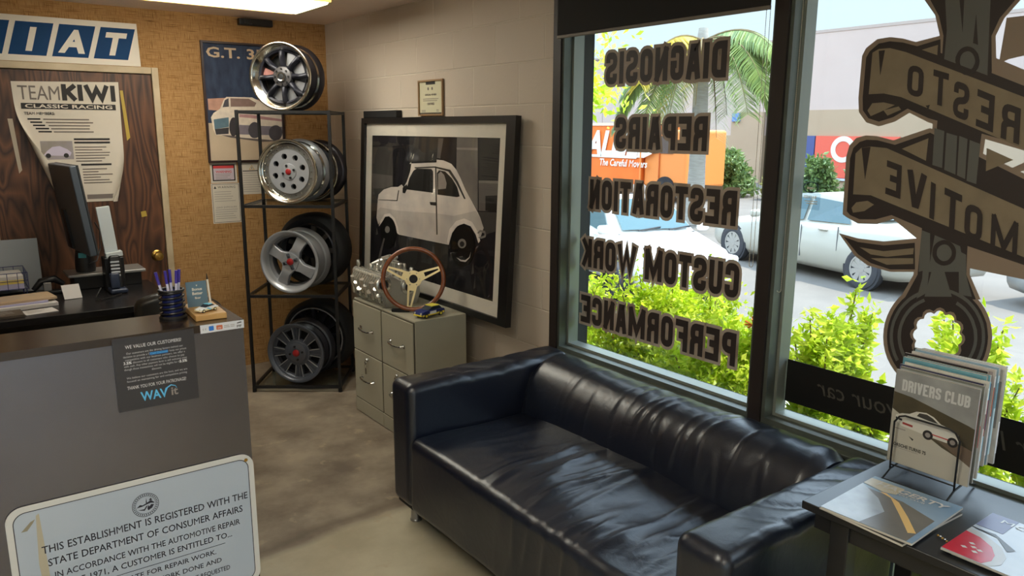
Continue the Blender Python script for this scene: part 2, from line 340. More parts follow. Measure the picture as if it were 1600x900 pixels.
def concrete_floor():
    m = bpy.data.materials.new('stained_concrete'); m.use_nodes = True; t = m.node_tree; b = t.nodes['Principled BSDF']; N = t.nodes.new; Lk = t.links.new
    c = N('ShaderNodeTexCoord'); s = N('ShaderNodeSeparateXYZ'); Lk(c.outputs['Object'], s.inputs[0])
    def ramp(scale, det, p0, p1, c0, c1, src=None):
        n = N('ShaderNodeTexNoise'); n.inputs['Scale'].default_value = scale; n.inputs['Detail'].default_value = det; n.inputs['Roughness'].default_value = .62; Lk(c.outputs['Object'], n.inputs['Vector'])
        r = N('ShaderNodeValToRGB'); r.color_ramp.elements[0].position = p0; r.color_ramp.elements[1].position = p1; r.color_ramp.elements[0].color = c0; r.color_ramp.elements[1].color = c1; Lk(n.outputs[0], r.inputs[0]); return n, r
    n1, brown = ramp(3.2, 8, .36, .66, rgb(116, 103, 90), rgb(164, 151, 133)); n2, pale = ramp(2.4, 7, .35, .65, rgb(168, 158, 134), rgb(192, 184, 160))
    n3, worn = ramp(9, 10, .60, .66, (0,0,0,1), (1,1,1,1))
    # the older brown stain ends at the saw cut; its edge wanders
    nn = N('ShaderNodeTexNoise'); nn.inputs['Scale'].default_value = 2.2; Lk(c.outputs['Object'], nn.inputs['Vector'])
    a = N('ShaderNodeMath'); a.operation = 'MULTIPLY_ADD'; a.inputs[1].default_value = .16; Lk(nn.outputs[0], a.inputs[0]); Lk(s.outputs['Y'], a.inputs[2])
    g = N('ShaderNodeMapRange'); g.inputs['From Min'].default_value = -2.56; g.inputs['From Max'].default_value = -2.50; Lk(a.outputs[0], g.inputs['Value'])
    m1 = N('ShaderNodeMix'); m1.data_type = 'RGBA'; Lk(g.outputs[0], m1.inputs[0]); Lk(pale.outputs[0], m1.inputs['A']); Lk(brown.outputs[0], m1.inputs['B'])
    m2 = N('ShaderNodeMix'); m2.data_type = 'RGBA'; mm = N('ShaderNodeMath'); mm.operation = 'MULTIPLY'; mm.inputs[1].default_value = .55; Lk(worn.outputs[0], mm.inputs[0]); Lk(mm.outputs[0], m2.inputs[0])
    Lk(m1.outputs['Result'], m2.inputs['A']); m2.inputs['B'].default_value = rgb(178, 160, 134)
    # dark dirt in the saw cut
    cut = N('ShaderNodeMath'); cut.operation = 'ADD'; cut.inputs[1].default_value = 2.46; Lk(a.outputs[0], cut.inputs[0]); ab = N('ShaderNodeMath'); ab.operation = 'ABSOLUTE'; Lk(cut.outputs[0], ab.inputs[0])
    g2 = N('ShaderNodeMapRange'); g2.inputs['From Min'].default_value = .005; g2.inputs['From Max'].default_value = .06; g2.inputs['To Min'].default_value = .55; g2.inputs['To Max'].default_value = 0; Lk(ab.outputs[0], g2.inputs['Value'])
    m3 = N('ShaderNodeMix'); m3.data_type = 'RGBA'; Lk(g2.outputs[0], m3.inputs[0]); Lk(m2.outputs['Result'], m3.inputs['A']); m3.inputs['B'].default_value = rgb(92, 78, 62)
    Lk(m3.outputs['Result'], b.inputs['Base Color']); b.inputs['Roughness'].default_value = .42
    bp = N('ShaderNodeBump'); bp.inputs['Strength'].default_value = .15; bp.inputs['Distance'].default_value = .004; Lk(n3.outputs[0], bp.inputs['Height']); Lk(bp.outputs[0], b.inputs['Normal'])
    return m
def wood_door():
    m = bpy.data.materials.new('dark_wood_grain'); m.use_nodes = True; t = m.node_tree; b = t.nodes['Principled BSDF']; N = t.nodes.new; Lk = t.links.new
    c = N('ShaderNodeTexCoord'); mp = N('ShaderNodeMapping'); mp.inputs['Scale'].default_value = (4.2, 1, .75); Lk(c.outputs['Object'], mp.inputs[0])
    n = N('ShaderNodeTexNoise'); n.inputs['Scale'].default_value = 1.3; n.inputs['Detail'].default_value = 2; n.inputs['Distortion'].default_value = .6; Lk(mp.outputs[0], n.inputs['Vector'])
    mu = N('ShaderNodeMath'); mu.operation = 'MULTIPLY'; mu.inputs[1].default_value = 26; Lk(n.outputs[0], mu.inputs[0]); fr = N('ShaderNodeMath'); fr.operation = 'PINGPONG'; fr.inputs[1].default_value = 1; Lk(mu.outputs[0], fr.inputs[0])
    r = N('ShaderNodeValToRGB'); r.color_ramp.elements[0].color = rgb(62, 38, 26); r.color_ramp.elements[1].color = rgb(118, 76, 50); Lk(fr.outputs[0], r.inputs[0])
    f2 = N('ShaderNodeTexNoise'); f2.inputs['Scale'].default_value = 1; m2 = N('ShaderNodeMapping'); m2.inputs['Scale'].default_value = (160, 1, 5); Lk(c.outputs['Object'], m2.inputs[0]); Lk(m2.outputs[0], f2.inputs['Vector'])
    mx = N('ShaderNodeMix'); mx.data_type = 'RGBA'; mx.blend_type = 'MULTIPLY'; mx.inputs[0].default_value = .35; Lk(r.outputs[0], mx.inputs['A']); Lk(f2.outputs[0], mx.inputs['B'])
    Lk(mx.outputs['Result'], b.inputs['Base Color']); b.inputs['Roughness'].default_value = .45
    return m
M_burlap, M_block, M_floor, M_wood = burlap(), blockwork(), concrete_floor(), wood_door()
M_ceil = mat('ceiling_plaster', (246, 226, 212), .9, bump=.5, bscale=90)
M_white = mat('white_paint', (214, 206, 190), .6, bump=.1)
M_trim = mat('cream_trim', (206, 188, 158), .5, noise_=((176, 156, 124), 6, .3))
M_blk = mat('black_satin', (22, 21, 23), .4); M_blkmat = mat('black_matte', (26, 25, 26), .8)
M_bronze = mat('dark_bronze_trim', (38, 30, 28), .5); M_alu = mat('weathered_aluminium', (104, 110, 102), .45, metal=.35, noise_=((90, 96, 90), 12, .2)); M_alu2 = mat('aluminium_stop', (140, 146, 138), .4, metal=.3)
M_dkwall = mat('dark_painted_wall', (34, 34, 36), .7, bump=.1)
M_glass = glass_mat('window_glass', (.97, .99, .98), .08)
M_chrome = mat('chrome', (215, 215, 215), .12, metal=1); M_brass = mat('aged_brass', (190, 150, 78), .28, metal=1)
RX0, RY0, RH = -5.2, -8.6, 2.4384

struct(MB().box((RX0, RY0, -.12), (0.2, .12, 0), M_floor).build('floor'))
struct(MB().box((RX0, RY0, RH), (0.2, .12, RH+.12), M_ceil).build('ceiling'))
struct(MB().box((RX0, 0, 0), (0, .12, RH), M_burlap).build('wall_back'))
struct(MB().box((0, -2.612, 0), (.2, .12, RH), M_block).build('wall_right'))
pl_yz = Matrix(((0,0,1,0),(1,0,0,0),(0,1,0,0),(0,0,0,1)))   # (y, z) outlines extruded along x
WY1 = -5.9
sw = MB().poly([rect(WY1-.5, 0, -2.612, RH), rect(WY1, .63, -2.665, 2.40), rect(WY1, .08, -4.348, .52)], 0.004, .2, M_dkwall, pl_yz)
struct(sw.build('wall_window'))
struct(MB().box((0.004, RY0, 0), (.2, WY1-.5, RH), M_white).build('wall_right'))
struct(MB().box((RX0-.12, RY0, 0), (RX0, .12, RH), M_white).build('wall_left'))
fw = MB().poly([rect(RX0, 0, .2, RH), rect(-4.6, .08, -3.4, 2.15), rect(-3.2, .08, -1.2, 2.15)], 0, .12, M_white, Matrix(((1,0,0,0),(0,0,-1,RY0),(0,1,0,0),(0,0,0,1))))
struct(fw.build('wall_front'))
# windows of the front wall, behind the camera
for n, (a, b) in enumerate(((-4.6, -3.4), (-3.2, -1.2))):
    wf = struct(MB().poly([rect(a, .08, b, 2.15), rect(a+.06, .14, b-.06, 2.09)], -.02, .06, M_alu, Matrix(((1,0,0,0),(0,0,-1,RY0-.02),(0,1,0,0),(0,0,0,1)))).build('window_%d' % (n+3)))
    MB().box((a+.06, RY0-.06, .14), (b-.06, RY0-.054, 2.09), M_glass).build('pane', wf)

# door in the back wall
dr = struct(MB().box((-2.12, -.028, .01), (-1.207, -.002, 2.034), M_wood, bev=.004).build('door_1'))
kb = plane_m((-1.265, -.028, .871), (1,0,0), (0,0,1))
MB().lathe([(.001,.0),(.034,.0),(.036,.004),(.03,.009),(.012,.012),(.011,.03),(.016,.034),(.027,.042),(.03,.052),(.026,.062),(.012,.066),(.001,.066)], M_brass, kb, 28).lathe([(.001,.0665),(.009,.0665),(.010,.069),(.004,.07),(.001,.068)], M_brass, kb, 12).build('door_knob', dr, smooth=40)
tr = MB()
tr.box((-1.205, -.045, 0), (-1.165, -.001, 2.078), M_trim, bev=.004); tr.box((-2.16, -.045, 2.037), (-1.206, -.001, 2.078), M_trim, bev=.004); tr.box((-2.16, -.045, 0), (-2.122, -.001, 2.036), M_trim, bev=.004)
struct(tr.build('trim_1'))
# adhesive tape left on the door
M_tape = mat('clear_tape', (176, 160, 140), .3); M_ytape = mat('yellowed_tape', (184, 156, 66), .4)
for nm, pts, m, lb in (('tape_strip', [(-2.01,1.75),(-1.985,1.75),(-1.968,1.45),(-1.985,1.43)], M_tape, 'frayed strip of clear tape left of the paper banner on the door'),
                   ('tape_strip', [(-1.397,1.93),(-1.38,1.93),(-1.362,1.64),(-1.382,1.62)], M_ytape, 'yellowed strip of tape right of the paper banner on the door'),
                   ('tape_strip', [(-1.34,1.165),(-1.31,1.17),(-1.305,1.135),(-1.338,1.13)], M_ytape, 'small yellow tape scrap above the brass door knob')):
    tag(MB().poly([(x, z) for x, z in pts], 0, .0012, m, plane_m((0, -.0285, 0), (1,0,0), (0,0,1))).build(nm), lb, 'tape')

# ------------------------------------------------------------ windows
def win_frame(name, y0, y1, z0, z1, left=True):
    w_ = MB()
    w_.poly([rect(y1, z0, y0, z1), rect(y1+.014, z0+.02, y0-.014, z1-.02)], 0.0, .05, M_alu, pl_yz)
    w_.poly([rect(y1, z0, y0, z1), rect(y1+.026, z0+.032, y0-.026, z1-.032)], .05, .112, M_alu2, pl_yz)
    o = struct(w_.build(name)); MB().box((.104, y1+.02, z0+.025), (.110, y0-.02, z1-.025), M_glass).build('pane', o); return o
win_frame('window_1', -2.665, -3.805, .632, 2.40); win_frame('window_2', -3.857, WY1+.002, .632, 2.40)
win_frame('window_5', -4.350, WY1+.002, .082, .518)
struct(MB().box((-.012, -3.857, .632), (.112, -3.805, 2.40), M_bronze).build('trim_2'))
struct(MB().box((-.010, -2.665, .632), (.004, -2.612, 2.42), M_bronze).build('trim_3'))
struct(MB().box((-.03, WY1, .612), (.0035, -2.614, .632), M_alu, bev=.004).build('trim_4'))

# roller shade and its chains
rs = thing('roller_shade', 'black roller shade pulled part way down the left window', 'blind', (-.03, -3.23, 2.11))
MB().box((-.0015, -.565, .012), (.0015, .565, .30), M_blkmat).build('shade_cloth', rs)
MB().box((-.006, -.565, 0), (.006, .565, .014), mat('shade_bar', (120, 112, 104), .5), bev=.003).build('bottom_bar', rs)
MB().cyl((0, -.57, .305), (0, .57, .305), .022, M_blkmat).build('roller_tube', rs, smooth=40)
M_bead = mat('pale_beads', (196, 190, 176), .4)
def chain(y, x, ztop, zbot, label, gap=.02):
    b = MB(); z = ztop; k = 0
    while z > zbot:
        for s_ in (-1, 1):
            r = .0024; c = (0, s_*gap/2, z-zbot)
            b.add([(c[0]+r*dx, c[1]+r*dy, c[2]+r*dz) for dx, dy, dz in ((1,0,0),(0,1,0),(-1,0,0),(0,-1,0),(0,0,1),(0,0,-1))], [(0,1,4),(1,2,4),(2,3,4),(3,0,4),(1,0,5),(2,1,5),(3,2,5),(0,3,5)], M_bead)
        z -= .0064
    b.tube([(0, gap/2*cos(a), gap/2*sin(a)) for a in [pi+pi*i/10 for i in range(11)]], .0014, M_bead, 5)
    for s_ in (-1, 1): b.cyl((0, s_*gap/2, 0), (0, s_*gap/2, ztop-zbot), .0007, M_bead, n=5)
    tag(b.build('bead_chain', loc=(x, y, zbot)), label, 'chain')
chain(-3.775, -.012, 2.40, 1.22, 'white bead chain hanging at the right edge of the shaded window', .016)
chain(-3.878, .02, 2.39, 1.14, 'white bead chain hanging just right of the dark window post', .018)

# ceiling light
M_diff = mat('lit_diffuser', (255, 252, 236), .4, emit=FIX_STR); M_fixrim = mat('fixture_end', (226, 216, 180), .5)
def fixture(x0, x1, y0, y1, label):
    t = thing('ceiling_light', label, 'light', ((x0+x1)/2, (y0+y1)/2, RH))
    lx, ly = (x1-x0)/2, (y1-y0)/2
    MB().box((-lx, -ly, -.012), (lx, ly, -.001), M_fixrim).build('housing', t)
    prof = [(-ly, -.012), (-ly+.006, -.046), (-ly+.05, -.066), (ly-.05, -.066), (ly-.006, -.046), (ly, -.012)]
    MB().poly([(a, b) for a, b in prof], -lx+.02, lx-.02, M_diff, Matrix(((0,0,1,0),(1,0,0,0),(0,1,0,0),(0,0,0,1)))).build('diffuser', t)
    for s_ in (-1, 1):
        MB().poly([(a*1.02, b*1.04) for a, b in prof], min(s_*lx, s_*(lx-.02)), max(s_*lx, s_*(lx-.02)), M_fixrim, Matrix(((0,0,1,0),(1,0,0,0),(0,1,0,0),(0,0,0,1)))).build('end_cap', t)
    for s_ in (-1, 1):
        MB().box((-lx+.02, s_*ly-.006, -.062), (lx-.02, s_*ly+.012, -.046), mat('yellowed_lens_edge', (240, 196, 112), .5, emit=1.1)).build('lens_edge', t)
    return t
fixture(-1.74, -.53, -1.36, -.80, 'lit fluorescent ceiling light near the back wall above the desk')
for k_, (fx, fy) in enumerate(((-2.4, -4.2), (-2.4, -6.6))):  # extra fixtures out of view, added to brighten the room
    f_ = fixture(fx-.61, fx+.61, fy-.28, fy+.28, ('added unseen fluorescent ceiling light in the middle of the room', 'added unseen fluorescent ceiling light behind the viewpoint near the front wall')[k_])
tag(MB().box((-.63, -.05, 2.385), (-.40, -.003, 2.43), M_blk, bev=.006).box((-.60, -.07, 2.395), (-.545, -.05, 2.42), M_blk).build('wall_bracket'), 'small black bracket on the back wall under the ceiling light', 'bracket')
# outlines of the pictures and of the window emblem, in metres on their own planes
WR = {'outline':[[[(-4.236,2.115),(-4.286,2.05),(-4.307,1.988),(-4.316,1.705),(-4.307,1.595),(-4.305,1.42),(-4.309,1.253),(-4.273,1.165),(-4.515,1.209),(-4.476,1.279),(-4.465,1.436),(-4.471,1.694),(-4.478,1.874),(-4.463,1.974),(-4.48,2.021),(-4.526,2.078)]],[[(-4.56,1.103),(-4.561,1.08),(-4.56,1.058),(-4.557,1.035),(-4.55,1.013),(-4.542,0.992),(-4.531,0.971),(-4.518,0.952),(-4.503,0.935),(-4.485,0.919),(-4.467,0.906),(-4.447,0.896),(-4.426,0.888),(-4.404,0.884),(-4.382,0.882),(-4.36,0.884),(-4.339,0.889),(-4.319,0.898),(-4.3,0.909),(-4.282,0.924),(-4.267,0.941),(-4.254,0.96),(-4.244,0.982),(-4.237,1.005),(-4.233,1.029),(-4.232,1.054),(-4.234,1.08),(-4.239,1.104),(-4.247,1.128),(-4.258,1.151),(-4.271,1.172),(-4.287,1.19),(-4.304,1.207),(-4.323,1.221),(-4.343,1.232),(-4.364,1.24),(-4.385,1.245),(-4.406,1.247),(-4.427,1.245),(-4.448,1.241),(-4.467,1.235),(-4.485,1.225),(-4.502,1.213),(-4.517,1.199),(-4.53,1.183),(-4.541,1.165),(-4.55,1.145),(-4.556,1.124)],[(-4.478,1.076),(-4.476,1.065),(-4.468,1.056),(-4.472,1.044),(-4.47,1.033),(-4.463,1.025),(-4.452,1.021),(-4.451,1.008),(-4.444,0.999),(-4.435,0.995),(-4.424,0.997),(-4.417,0.987),(-4.408,0.982),(-4.398,0.984),(-4.39,0.993),(-4.379,0.988),(-4.369,0.989),(-4.362,0.996),(-4.36,1.009),(-4.348,1.01),(-4.34,1.017),(-4.338,1.028),(-4.341,1.041),(-4.332,1.049),(-4.329,1.06),(-4.332,1.071),(-4.34,1.081),(-4.337,1.093),(-4.339,1.104),(-4.346,1.113),(-4.357,1.117),(-4.359,1.129),(-4.366,1.138),(-4.376,1.142),(-4.387,1.139),(-4.394,1.149),(-4.403,1.153),(-4.413,1.15),(-4.42,1.141),(-4.431,1.146),(-4.44,1.144),(-4.447,1.137),(-4.449,1.125),(-4.46,1.123),(-4.467,1.116),(-4.47,1.106),(-4.467,1.094),(-4.475,1.086)]],[[(-4.066,1.813),(-4.065,1.946),(-4.076,1.97),(-4.111,1.995),(-4.153,1.998),(-4.195,1.99),(-4.236,1.976),(-4.311,1.989),(-4.672,1.817),(-4.698,1.618),(-4.302,1.732),(-4.24,1.762),(-4.197,1.735),(-4.146,1.72),(-4.101,1.733),(-4.072,1.767)]],[[(-4.048,1.435),(-4.042,1.619),(-4.05,1.657),(-4.072,1.682),(-4.105,1.691),(-4.143,1.689),(-4.198,1.676),(-4.309,1.715),(-4.709,1.532),(-4.742,1.279),(-4.409,1.303),(-4.225,1.424),(-4.173,1.403),(-4.107,1.398),(-4.065,1.415),(-4.049,1.424)]],[[(-4.041,1.358),(-4.112,1.348),(-4.201,1.348),(-4.308,1.371),(-4.32,1.264),(-4.233,1.251),(-4.155,1.261),(-4.107,1.287)]],[[(-4.481,1.895),(-4.486,2.021),(-4.645,2.025),(-4.658,1.921),(-4.548,1.915),(-4.505,1.907)]],[[(-4.475,1.558),(-4.581,1.62),(-4.694,1.648),(-4.704,1.575),(-4.591,1.539)],[(-4.49,1.556),(-4.512,1.573),(-4.622,1.61),(-4.629,1.562),(-4.548,1.523)]]],'dark':[[[(-4.256,2.113),(-4.298,2.046),(-4.318,1.987),(-4.33,1.705),(-4.321,1.596),(-4.319,1.421),(-4.322,1.255),(-4.288,1.168),(-4.502,1.207),(-4.466,1.278),(-4.454,1.435),(-4.459,1.694),(-4.465,1.875),(-4.452,1.975),(-4.468,2.022),(-4.512,2.08)]],[[(-4.549,1.1),(-4.55,1.079),(-4.549,1.058),(-4.546,1.037),(-4.54,1.017),(-4.532,0.997),(-4.522,0.978),(-4.51,0.96),(-4.496,0.944),(-4.48,0.93),(-4.462,0.918),(-4.444,0.908),(-4.424,0.901),(-4.404,0.897),(-4.384,0.896),(-4.364,0.898),(-4.344,0.903),(-4.325,0.91),(-4.308,0.921),(-4.292,0.934),(-4.278,0.95),(-4.266,0.968),(-4.256,0.988),(-4.25,1.01),(-4.246,1.032),(-4.245,1.055),(-4.247,1.079),(-4.252,1.102),(-4.259,1.124),(-4.269,1.145),(-4.281,1.164),(-4.296,1.182),(-4.312,1.197),(-4.329,1.21),(-4.348,1.22),(-4.367,1.227),(-4.387,1.232),(-4.406,1.234),(-4.426,1.233),(-4.445,1.229),(-4.463,1.223),(-4.48,1.214),(-4.495,1.203),(-4.509,1.19),(-4.521,1.175),(-4.531,1.158),(-4.54,1.14),(-4.545,1.12)],[(-4.487,1.077),(-4.484,1.065),(-4.476,1.054),(-4.48,1.041),(-4.478,1.029),(-4.47,1.019),(-4.458,1.015),(-4.456,1.001),(-4.449,0.99),(-4.439,0.986),(-4.427,0.989),(-4.418,0.977),(-4.408,0.972),(-4.397,0.974),(-4.388,0.984),(-4.376,0.978),(-4.365,0.979),(-4.357,0.987),(-4.353,1.001),(-4.34,1.003),(-4.332,1.011),(-4.329,1.023),(-4.333,1.038),(-4.323,1.047),(-4.319,1.059),(-4.322,1.071),(-4.332,1.082),(-4.327,1.096),(-4.33,1.109),(-4.338,1.118),(-4.351,1.122),(-4.353,1.137),(-4.361,1.147),(-4.372,1.151),(-4.384,1.147),(-4.393,1.158),(-4.403,1.163),(-4.414,1.16),(-4.422,1.15),(-4.434,1.156),(-4.445,1.154),(-4.452,1.145),(-4.455,1.132),(-4.467,1.13),(-4.475,1.122),(-4.478,1.11),(-4.474,1.097),(-4.484,1.088)]],[[(-4.081,1.813),(-4.08,1.94),(-4.09,1.959),(-4.118,1.981),(-4.154,1.985),(-4.196,1.978),(-4.242,1.963),(-4.31,1.978),(-4.315,1.938),(-4.677,1.777),(-4.696,1.631),(-4.301,1.745),(-4.233,1.775),(-4.19,1.749),(-4.144,1.735),(-4.108,1.746),(-4.086,1.772)]],[[(-4.063,1.436),(-4.057,1.614),(-4.065,1.649),(-4.085,1.669),(-4.109,1.677),(-4.145,1.676),(-4.205,1.662),(-4.311,1.701),(-4.711,1.515),(-4.74,1.301),(-4.39,1.381),(-4.288,1.415),(-4.218,1.437),(-4.166,1.418),(-4.111,1.413),(-4.076,1.424)]],[[(-4.06,1.348),(-4.113,1.336),(-4.202,1.335),(-4.302,1.356),(-4.312,1.271),(-4.232,1.259),(-4.165,1.271),(-4.118,1.294)]]],'tan':[[[(-4.101,1.823),(-4.1,1.954),(-4.12,1.964),(-4.157,1.964),(-4.209,1.948),(-4.681,1.749),(-4.7,1.605),(-4.209,1.811),(-4.151,1.824)]],[[(-4.102,1.771),(-4.116,1.794),(-4.154,1.796),(-4.191,1.787),(-4.146,1.766),(-4.115,1.753)]],[[(-4.156,1.771),(-4.204,1.782),(-4.213,1.772),(-4.171,1.754)]],[[(-4.08,1.495),(-4.075,1.631),(-4.093,1.65),(-4.125,1.655),(-4.179,1.651),(-4.721,1.441),(-4.738,1.314),(-4.209,1.475),(-4.142,1.496)]],[[(-4.079,1.449),(-4.094,1.469),(-4.133,1.477),(-4.156,1.466),(-4.125,1.442),(-4.086,1.433)]],[[(-4.121,1.319),(-4.204,1.316),(-4.301,1.339),(-4.301,1.319),(-4.217,1.299),(-4.162,1.3)]],[[(-4.164,1.287),(-4.303,1.306),(-4.305,1.288),(-4.22,1.273)]],[[(-4.229,1.65),(-4.308,1.684),(-4.308,1.615)]],[[(-4.478,1.658),(-4.484,1.591),(-4.552,1.626)]],[[(-4.258,1.951),(-4.305,1.962),(-4.306,1.932)]]],'grey':[[[(-4.31,2.099),(-4.326,2.002),(-4.328,1.919),(-4.455,1.865),(-4.445,1.986),(-4.437,2.083)]],[[(-4.323,1.715),(-4.353,1.706),(-4.359,1.595),(-4.329,1.603)]],[[(-4.36,1.701),(-4.392,1.692),(-4.4,1.577),(-4.366,1.59)]],[[(-4.398,1.692),(-4.422,1.683),(-4.429,1.565),(-4.405,1.575)]],[[(-4.429,1.68),(-4.459,1.669),(-4.462,1.552),(-4.434,1.56)]],[[(-4.32,1.398),(-4.346,1.391),(-4.358,1.28),(-4.325,1.265),(-4.321,1.326)]],[[(-4.361,1.387),(-4.439,1.362),(-4.462,1.286),(-4.354,1.269)]],[[(-4.285,0.957),(-4.273,0.976),(-4.264,0.997),(-4.257,1.019),(-4.254,1.043),(-4.255,1.067),(-4.258,1.09),(-4.265,1.113),(-4.274,1.135),(-4.287,1.156),(-4.301,1.174),(-4.318,1.19),(-4.336,1.203),(-4.355,1.213),(-4.375,1.22),(-4.377,1.21),(-4.359,1.203),(-4.341,1.194),(-4.324,1.181),(-4.308,1.167),(-4.295,1.15),(-4.283,1.131),(-4.275,1.11),(-4.268,1.089),(-4.265,1.067),(-4.265,1.044),(-4.268,1.023),(-4.274,1.002),(-4.282,0.983),(-4.293,0.965)]],[[(-4.413,1.224),(-4.432,1.223),(-4.45,1.218),(-4.468,1.211),(-4.484,1.201),(-4.498,1.189),(-4.511,1.175),(-4.522,1.158),(-4.531,1.141),(-4.537,1.122),(-4.541,1.102),(-4.543,1.082),(-4.542,1.061),(-4.539,1.04),(-4.533,1.02),(-4.525,1.023),(-4.53,1.042),(-4.533,1.061),(-4.534,1.081),(-4.532,1.1),(-4.529,1.119),(-4.523,1.136),(-4.514,1.153),(-4.504,1.168),(-4.492,1.181),(-4.479,1.192),(-4.464,1.201),(-4.447,1.208),(-4.43,1.213),(-4.412,1.214)]],[[(-4.321,0.96),(-4.309,0.973),(-4.299,0.987),(-4.291,1.003),(-4.285,1.02),(-4.281,1.039),(-4.28,1.057),(-4.282,1.076),(-4.286,1.095),(-4.292,1.113),(-4.3,1.13),(-4.31,1.146),(-4.322,1.16),(-4.336,1.172),(-4.35,1.182),(-4.355,1.173),(-4.341,1.163),(-4.329,1.152),(-4.318,1.139),(-4.309,1.125),(-4.301,1.109),(-4.296,1.093),(-4.292,1.076),(-4.291,1.058),(-4.292,1.041),(-4.295,1.024),(-4.3,1.009),(-4.308,0.994),(-4.317,0.981),(-4.328,0.969)]],[[(-4.451,1.191),(-4.464,1.184),(-4.476,1.176),(-4.486,1.166),(-4.496,1.155),(-4.504,1.143),(-4.51,1.129),(-4.516,1.115),(-4.519,1.1),(-4.521,1.084),(-4.521,1.068),(-4.519,1.052),(-4.515,1.037),(-4.51,1.021),(-4.503,1.007),(-4.496,1.011),(-4.502,1.025),(-4.507,1.039),(-4.51,1.054),(-4.512,1.068),(-4.512,1.083),(-4.51,1.097),(-4.507,1.111),(-4.502,1.124),(-4.496,1.137),(-4.489,1.148),(-4.48,1.159),(-4.47,1.168),(-4.459,1.175),(-4.447,1.181)]],[[(-4.49,0.952),(-4.48,0.943),(-4.47,0.935),(-4.459,0.928),(-4.447,0.922),(-4.435,0.917),(-4.423,0.913),(-4.411,0.91),(-4.398,0.908),(-4.385,0.908),(-4.373,0.908),(-4.36,0.91),(-4.348,0.914),(-4.336,0.918),(-4.325,0.924),(-4.33,0.933),(-4.34,0.927),(-4.352,0.923),(-4.363,0.92),(-4.375,0.918),(-4.387,0.917),(-4.398,0.918),(-4.41,0.919),(-4.422,0.922),(-4.434,0.925),(-4.445,0.93),(-4.456,0.936),(-4.466,0.943),(-4.476,0.95),(-4.485,0.959)]],[[(-4.334,1.347),(-4.354,1.324),(-4.358,1.203),(-4.328,1.178),(-4.338,1.245)]],[[(-4.37,1.313),(-4.387,1.316),(-4.433,1.203),(-4.352,1.189)]],[[(-4.437,1.347),(-4.459,1.338),(-4.466,1.278),(-4.49,1.213),(-4.453,1.213)]]],'dark2':[[[(-4.121,1.958),(-4.141,1.959),(-4.134,1.882)]],[[(-4.095,1.65),(-4.125,1.654),(-4.117,1.548)]],[[(-4.289,1.783),(-4.301,1.785),(-4.298,1.771)]],[[(-4.351,2.094),(-4.365,2.092),(-4.372,1.993)]],[[(-4.405,1.959),(-4.404,2.039),(-4.419,1.953)]],[[(-4.429,1.907),(-4.429,1.897),(-4.427,1.887),(-4.422,1.879),(-4.416,1.873),(-4.409,1.869),(-4.4,1.868),(-4.391,1.87),(-4.383,1.875),(-4.375,1.882),(-4.368,1.891),(-4.364,1.901),(-4.361,1.912),(-4.361,1.922),(-4.364,1.932),(-4.368,1.94),(-4.374,1.946),(-4.382,1.95),(-4.39,1.951),(-4.399,1.949),(-4.408,1.944),(-4.415,1.937),(-4.422,1.928),(-4.426,1.918)],[(-4.417,1.908),(-4.417,1.901),(-4.415,1.895),(-4.413,1.889),(-4.409,1.885),(-4.404,1.883),(-4.399,1.882),(-4.393,1.883),(-4.387,1.886),(-4.382,1.891),(-4.378,1.897),(-4.375,1.904),(-4.374,1.911),(-4.374,1.918),(-4.375,1.925),(-4.378,1.93),(-4.382,1.934),(-4.387,1.936),(-4.392,1.937),(-4.398,1.936),(-4.403,1.933),(-4.408,1.928),(-4.412,1.922),(-4.415,1.915)]],[[(-4.43,1.341),(-4.43,1.33),(-4.428,1.32),(-4.423,1.312),(-4.417,1.304),(-4.409,1.299),(-4.4,1.296),(-4.391,1.296),(-4.382,1.299),(-4.373,1.304),(-4.367,1.312),(-4.362,1.321),(-4.36,1.331),(-4.36,1.342),(-4.362,1.352),(-4.367,1.361),(-4.374,1.368),(-4.382,1.373),(-4.391,1.376),(-4.4,1.375),(-4.409,1.372),(-4.417,1.367),(-4.423,1.36),(-4.428,1.351)],[(-4.418,1.339),(-4.418,1.332),(-4.416,1.326),(-4.413,1.32),(-4.409,1.315),(-4.404,1.312),(-4.398,1.31),(-4.392,1.31),(-4.387,1.312),(-4.381,1.316),(-4.377,1.321),(-4.374,1.326),(-4.373,1.333),(-4.373,1.34),(-4.374,1.346),(-4.377,1.352),(-4.382,1.357),(-4.387,1.36),(-4.392,1.362),(-4.398,1.362),(-4.404,1.36),(-4.409,1.356),(-4.413,1.351),(-4.416,1.346)]]],'letters':[['O',[-4.222,1.911],[-4.272,1.896],[-4.226,1.819],[-4.277,1.805]],['T',[-4.301,1.891],[-4.348,1.875],[-4.307,1.79],[-4.354,1.775]],['S',[-4.366,1.856],[-4.411,1.838],[-4.372,1.751],[-4.418,1.734]],['E',[-4.434,1.828],[-4.483,1.806],[-4.441,1.722],[-4.49,1.702]],['R',[-4.505,1.79],[-4.555,1.769],[-4.512,1.688],[-4.562,1.669]],['E',[-4.186,1.613],[-4.236,1.597],[-4.191,1.505],[-4.242,1.491]],['V',[-4.256,1.588],[-4.316,1.571],[-4.263,1.474],[-4.322,1.459]],['I',[-4.332,1.552],[-4.347,1.545],[-4.339,1.44],[-4.354,1.434]],['T',[-4.375,1.537],[-4.428,1.516],[-4.382,1.424],[-4.436,1.405]],['O',[-4.44,1.496],[-4.491,1.481],[-4.447,1.392],[-4.498,1.378]],['M',[-4.516,1.469],[-4.589,1.448],[-4.524,1.363],[-4.597,1.344]]]}
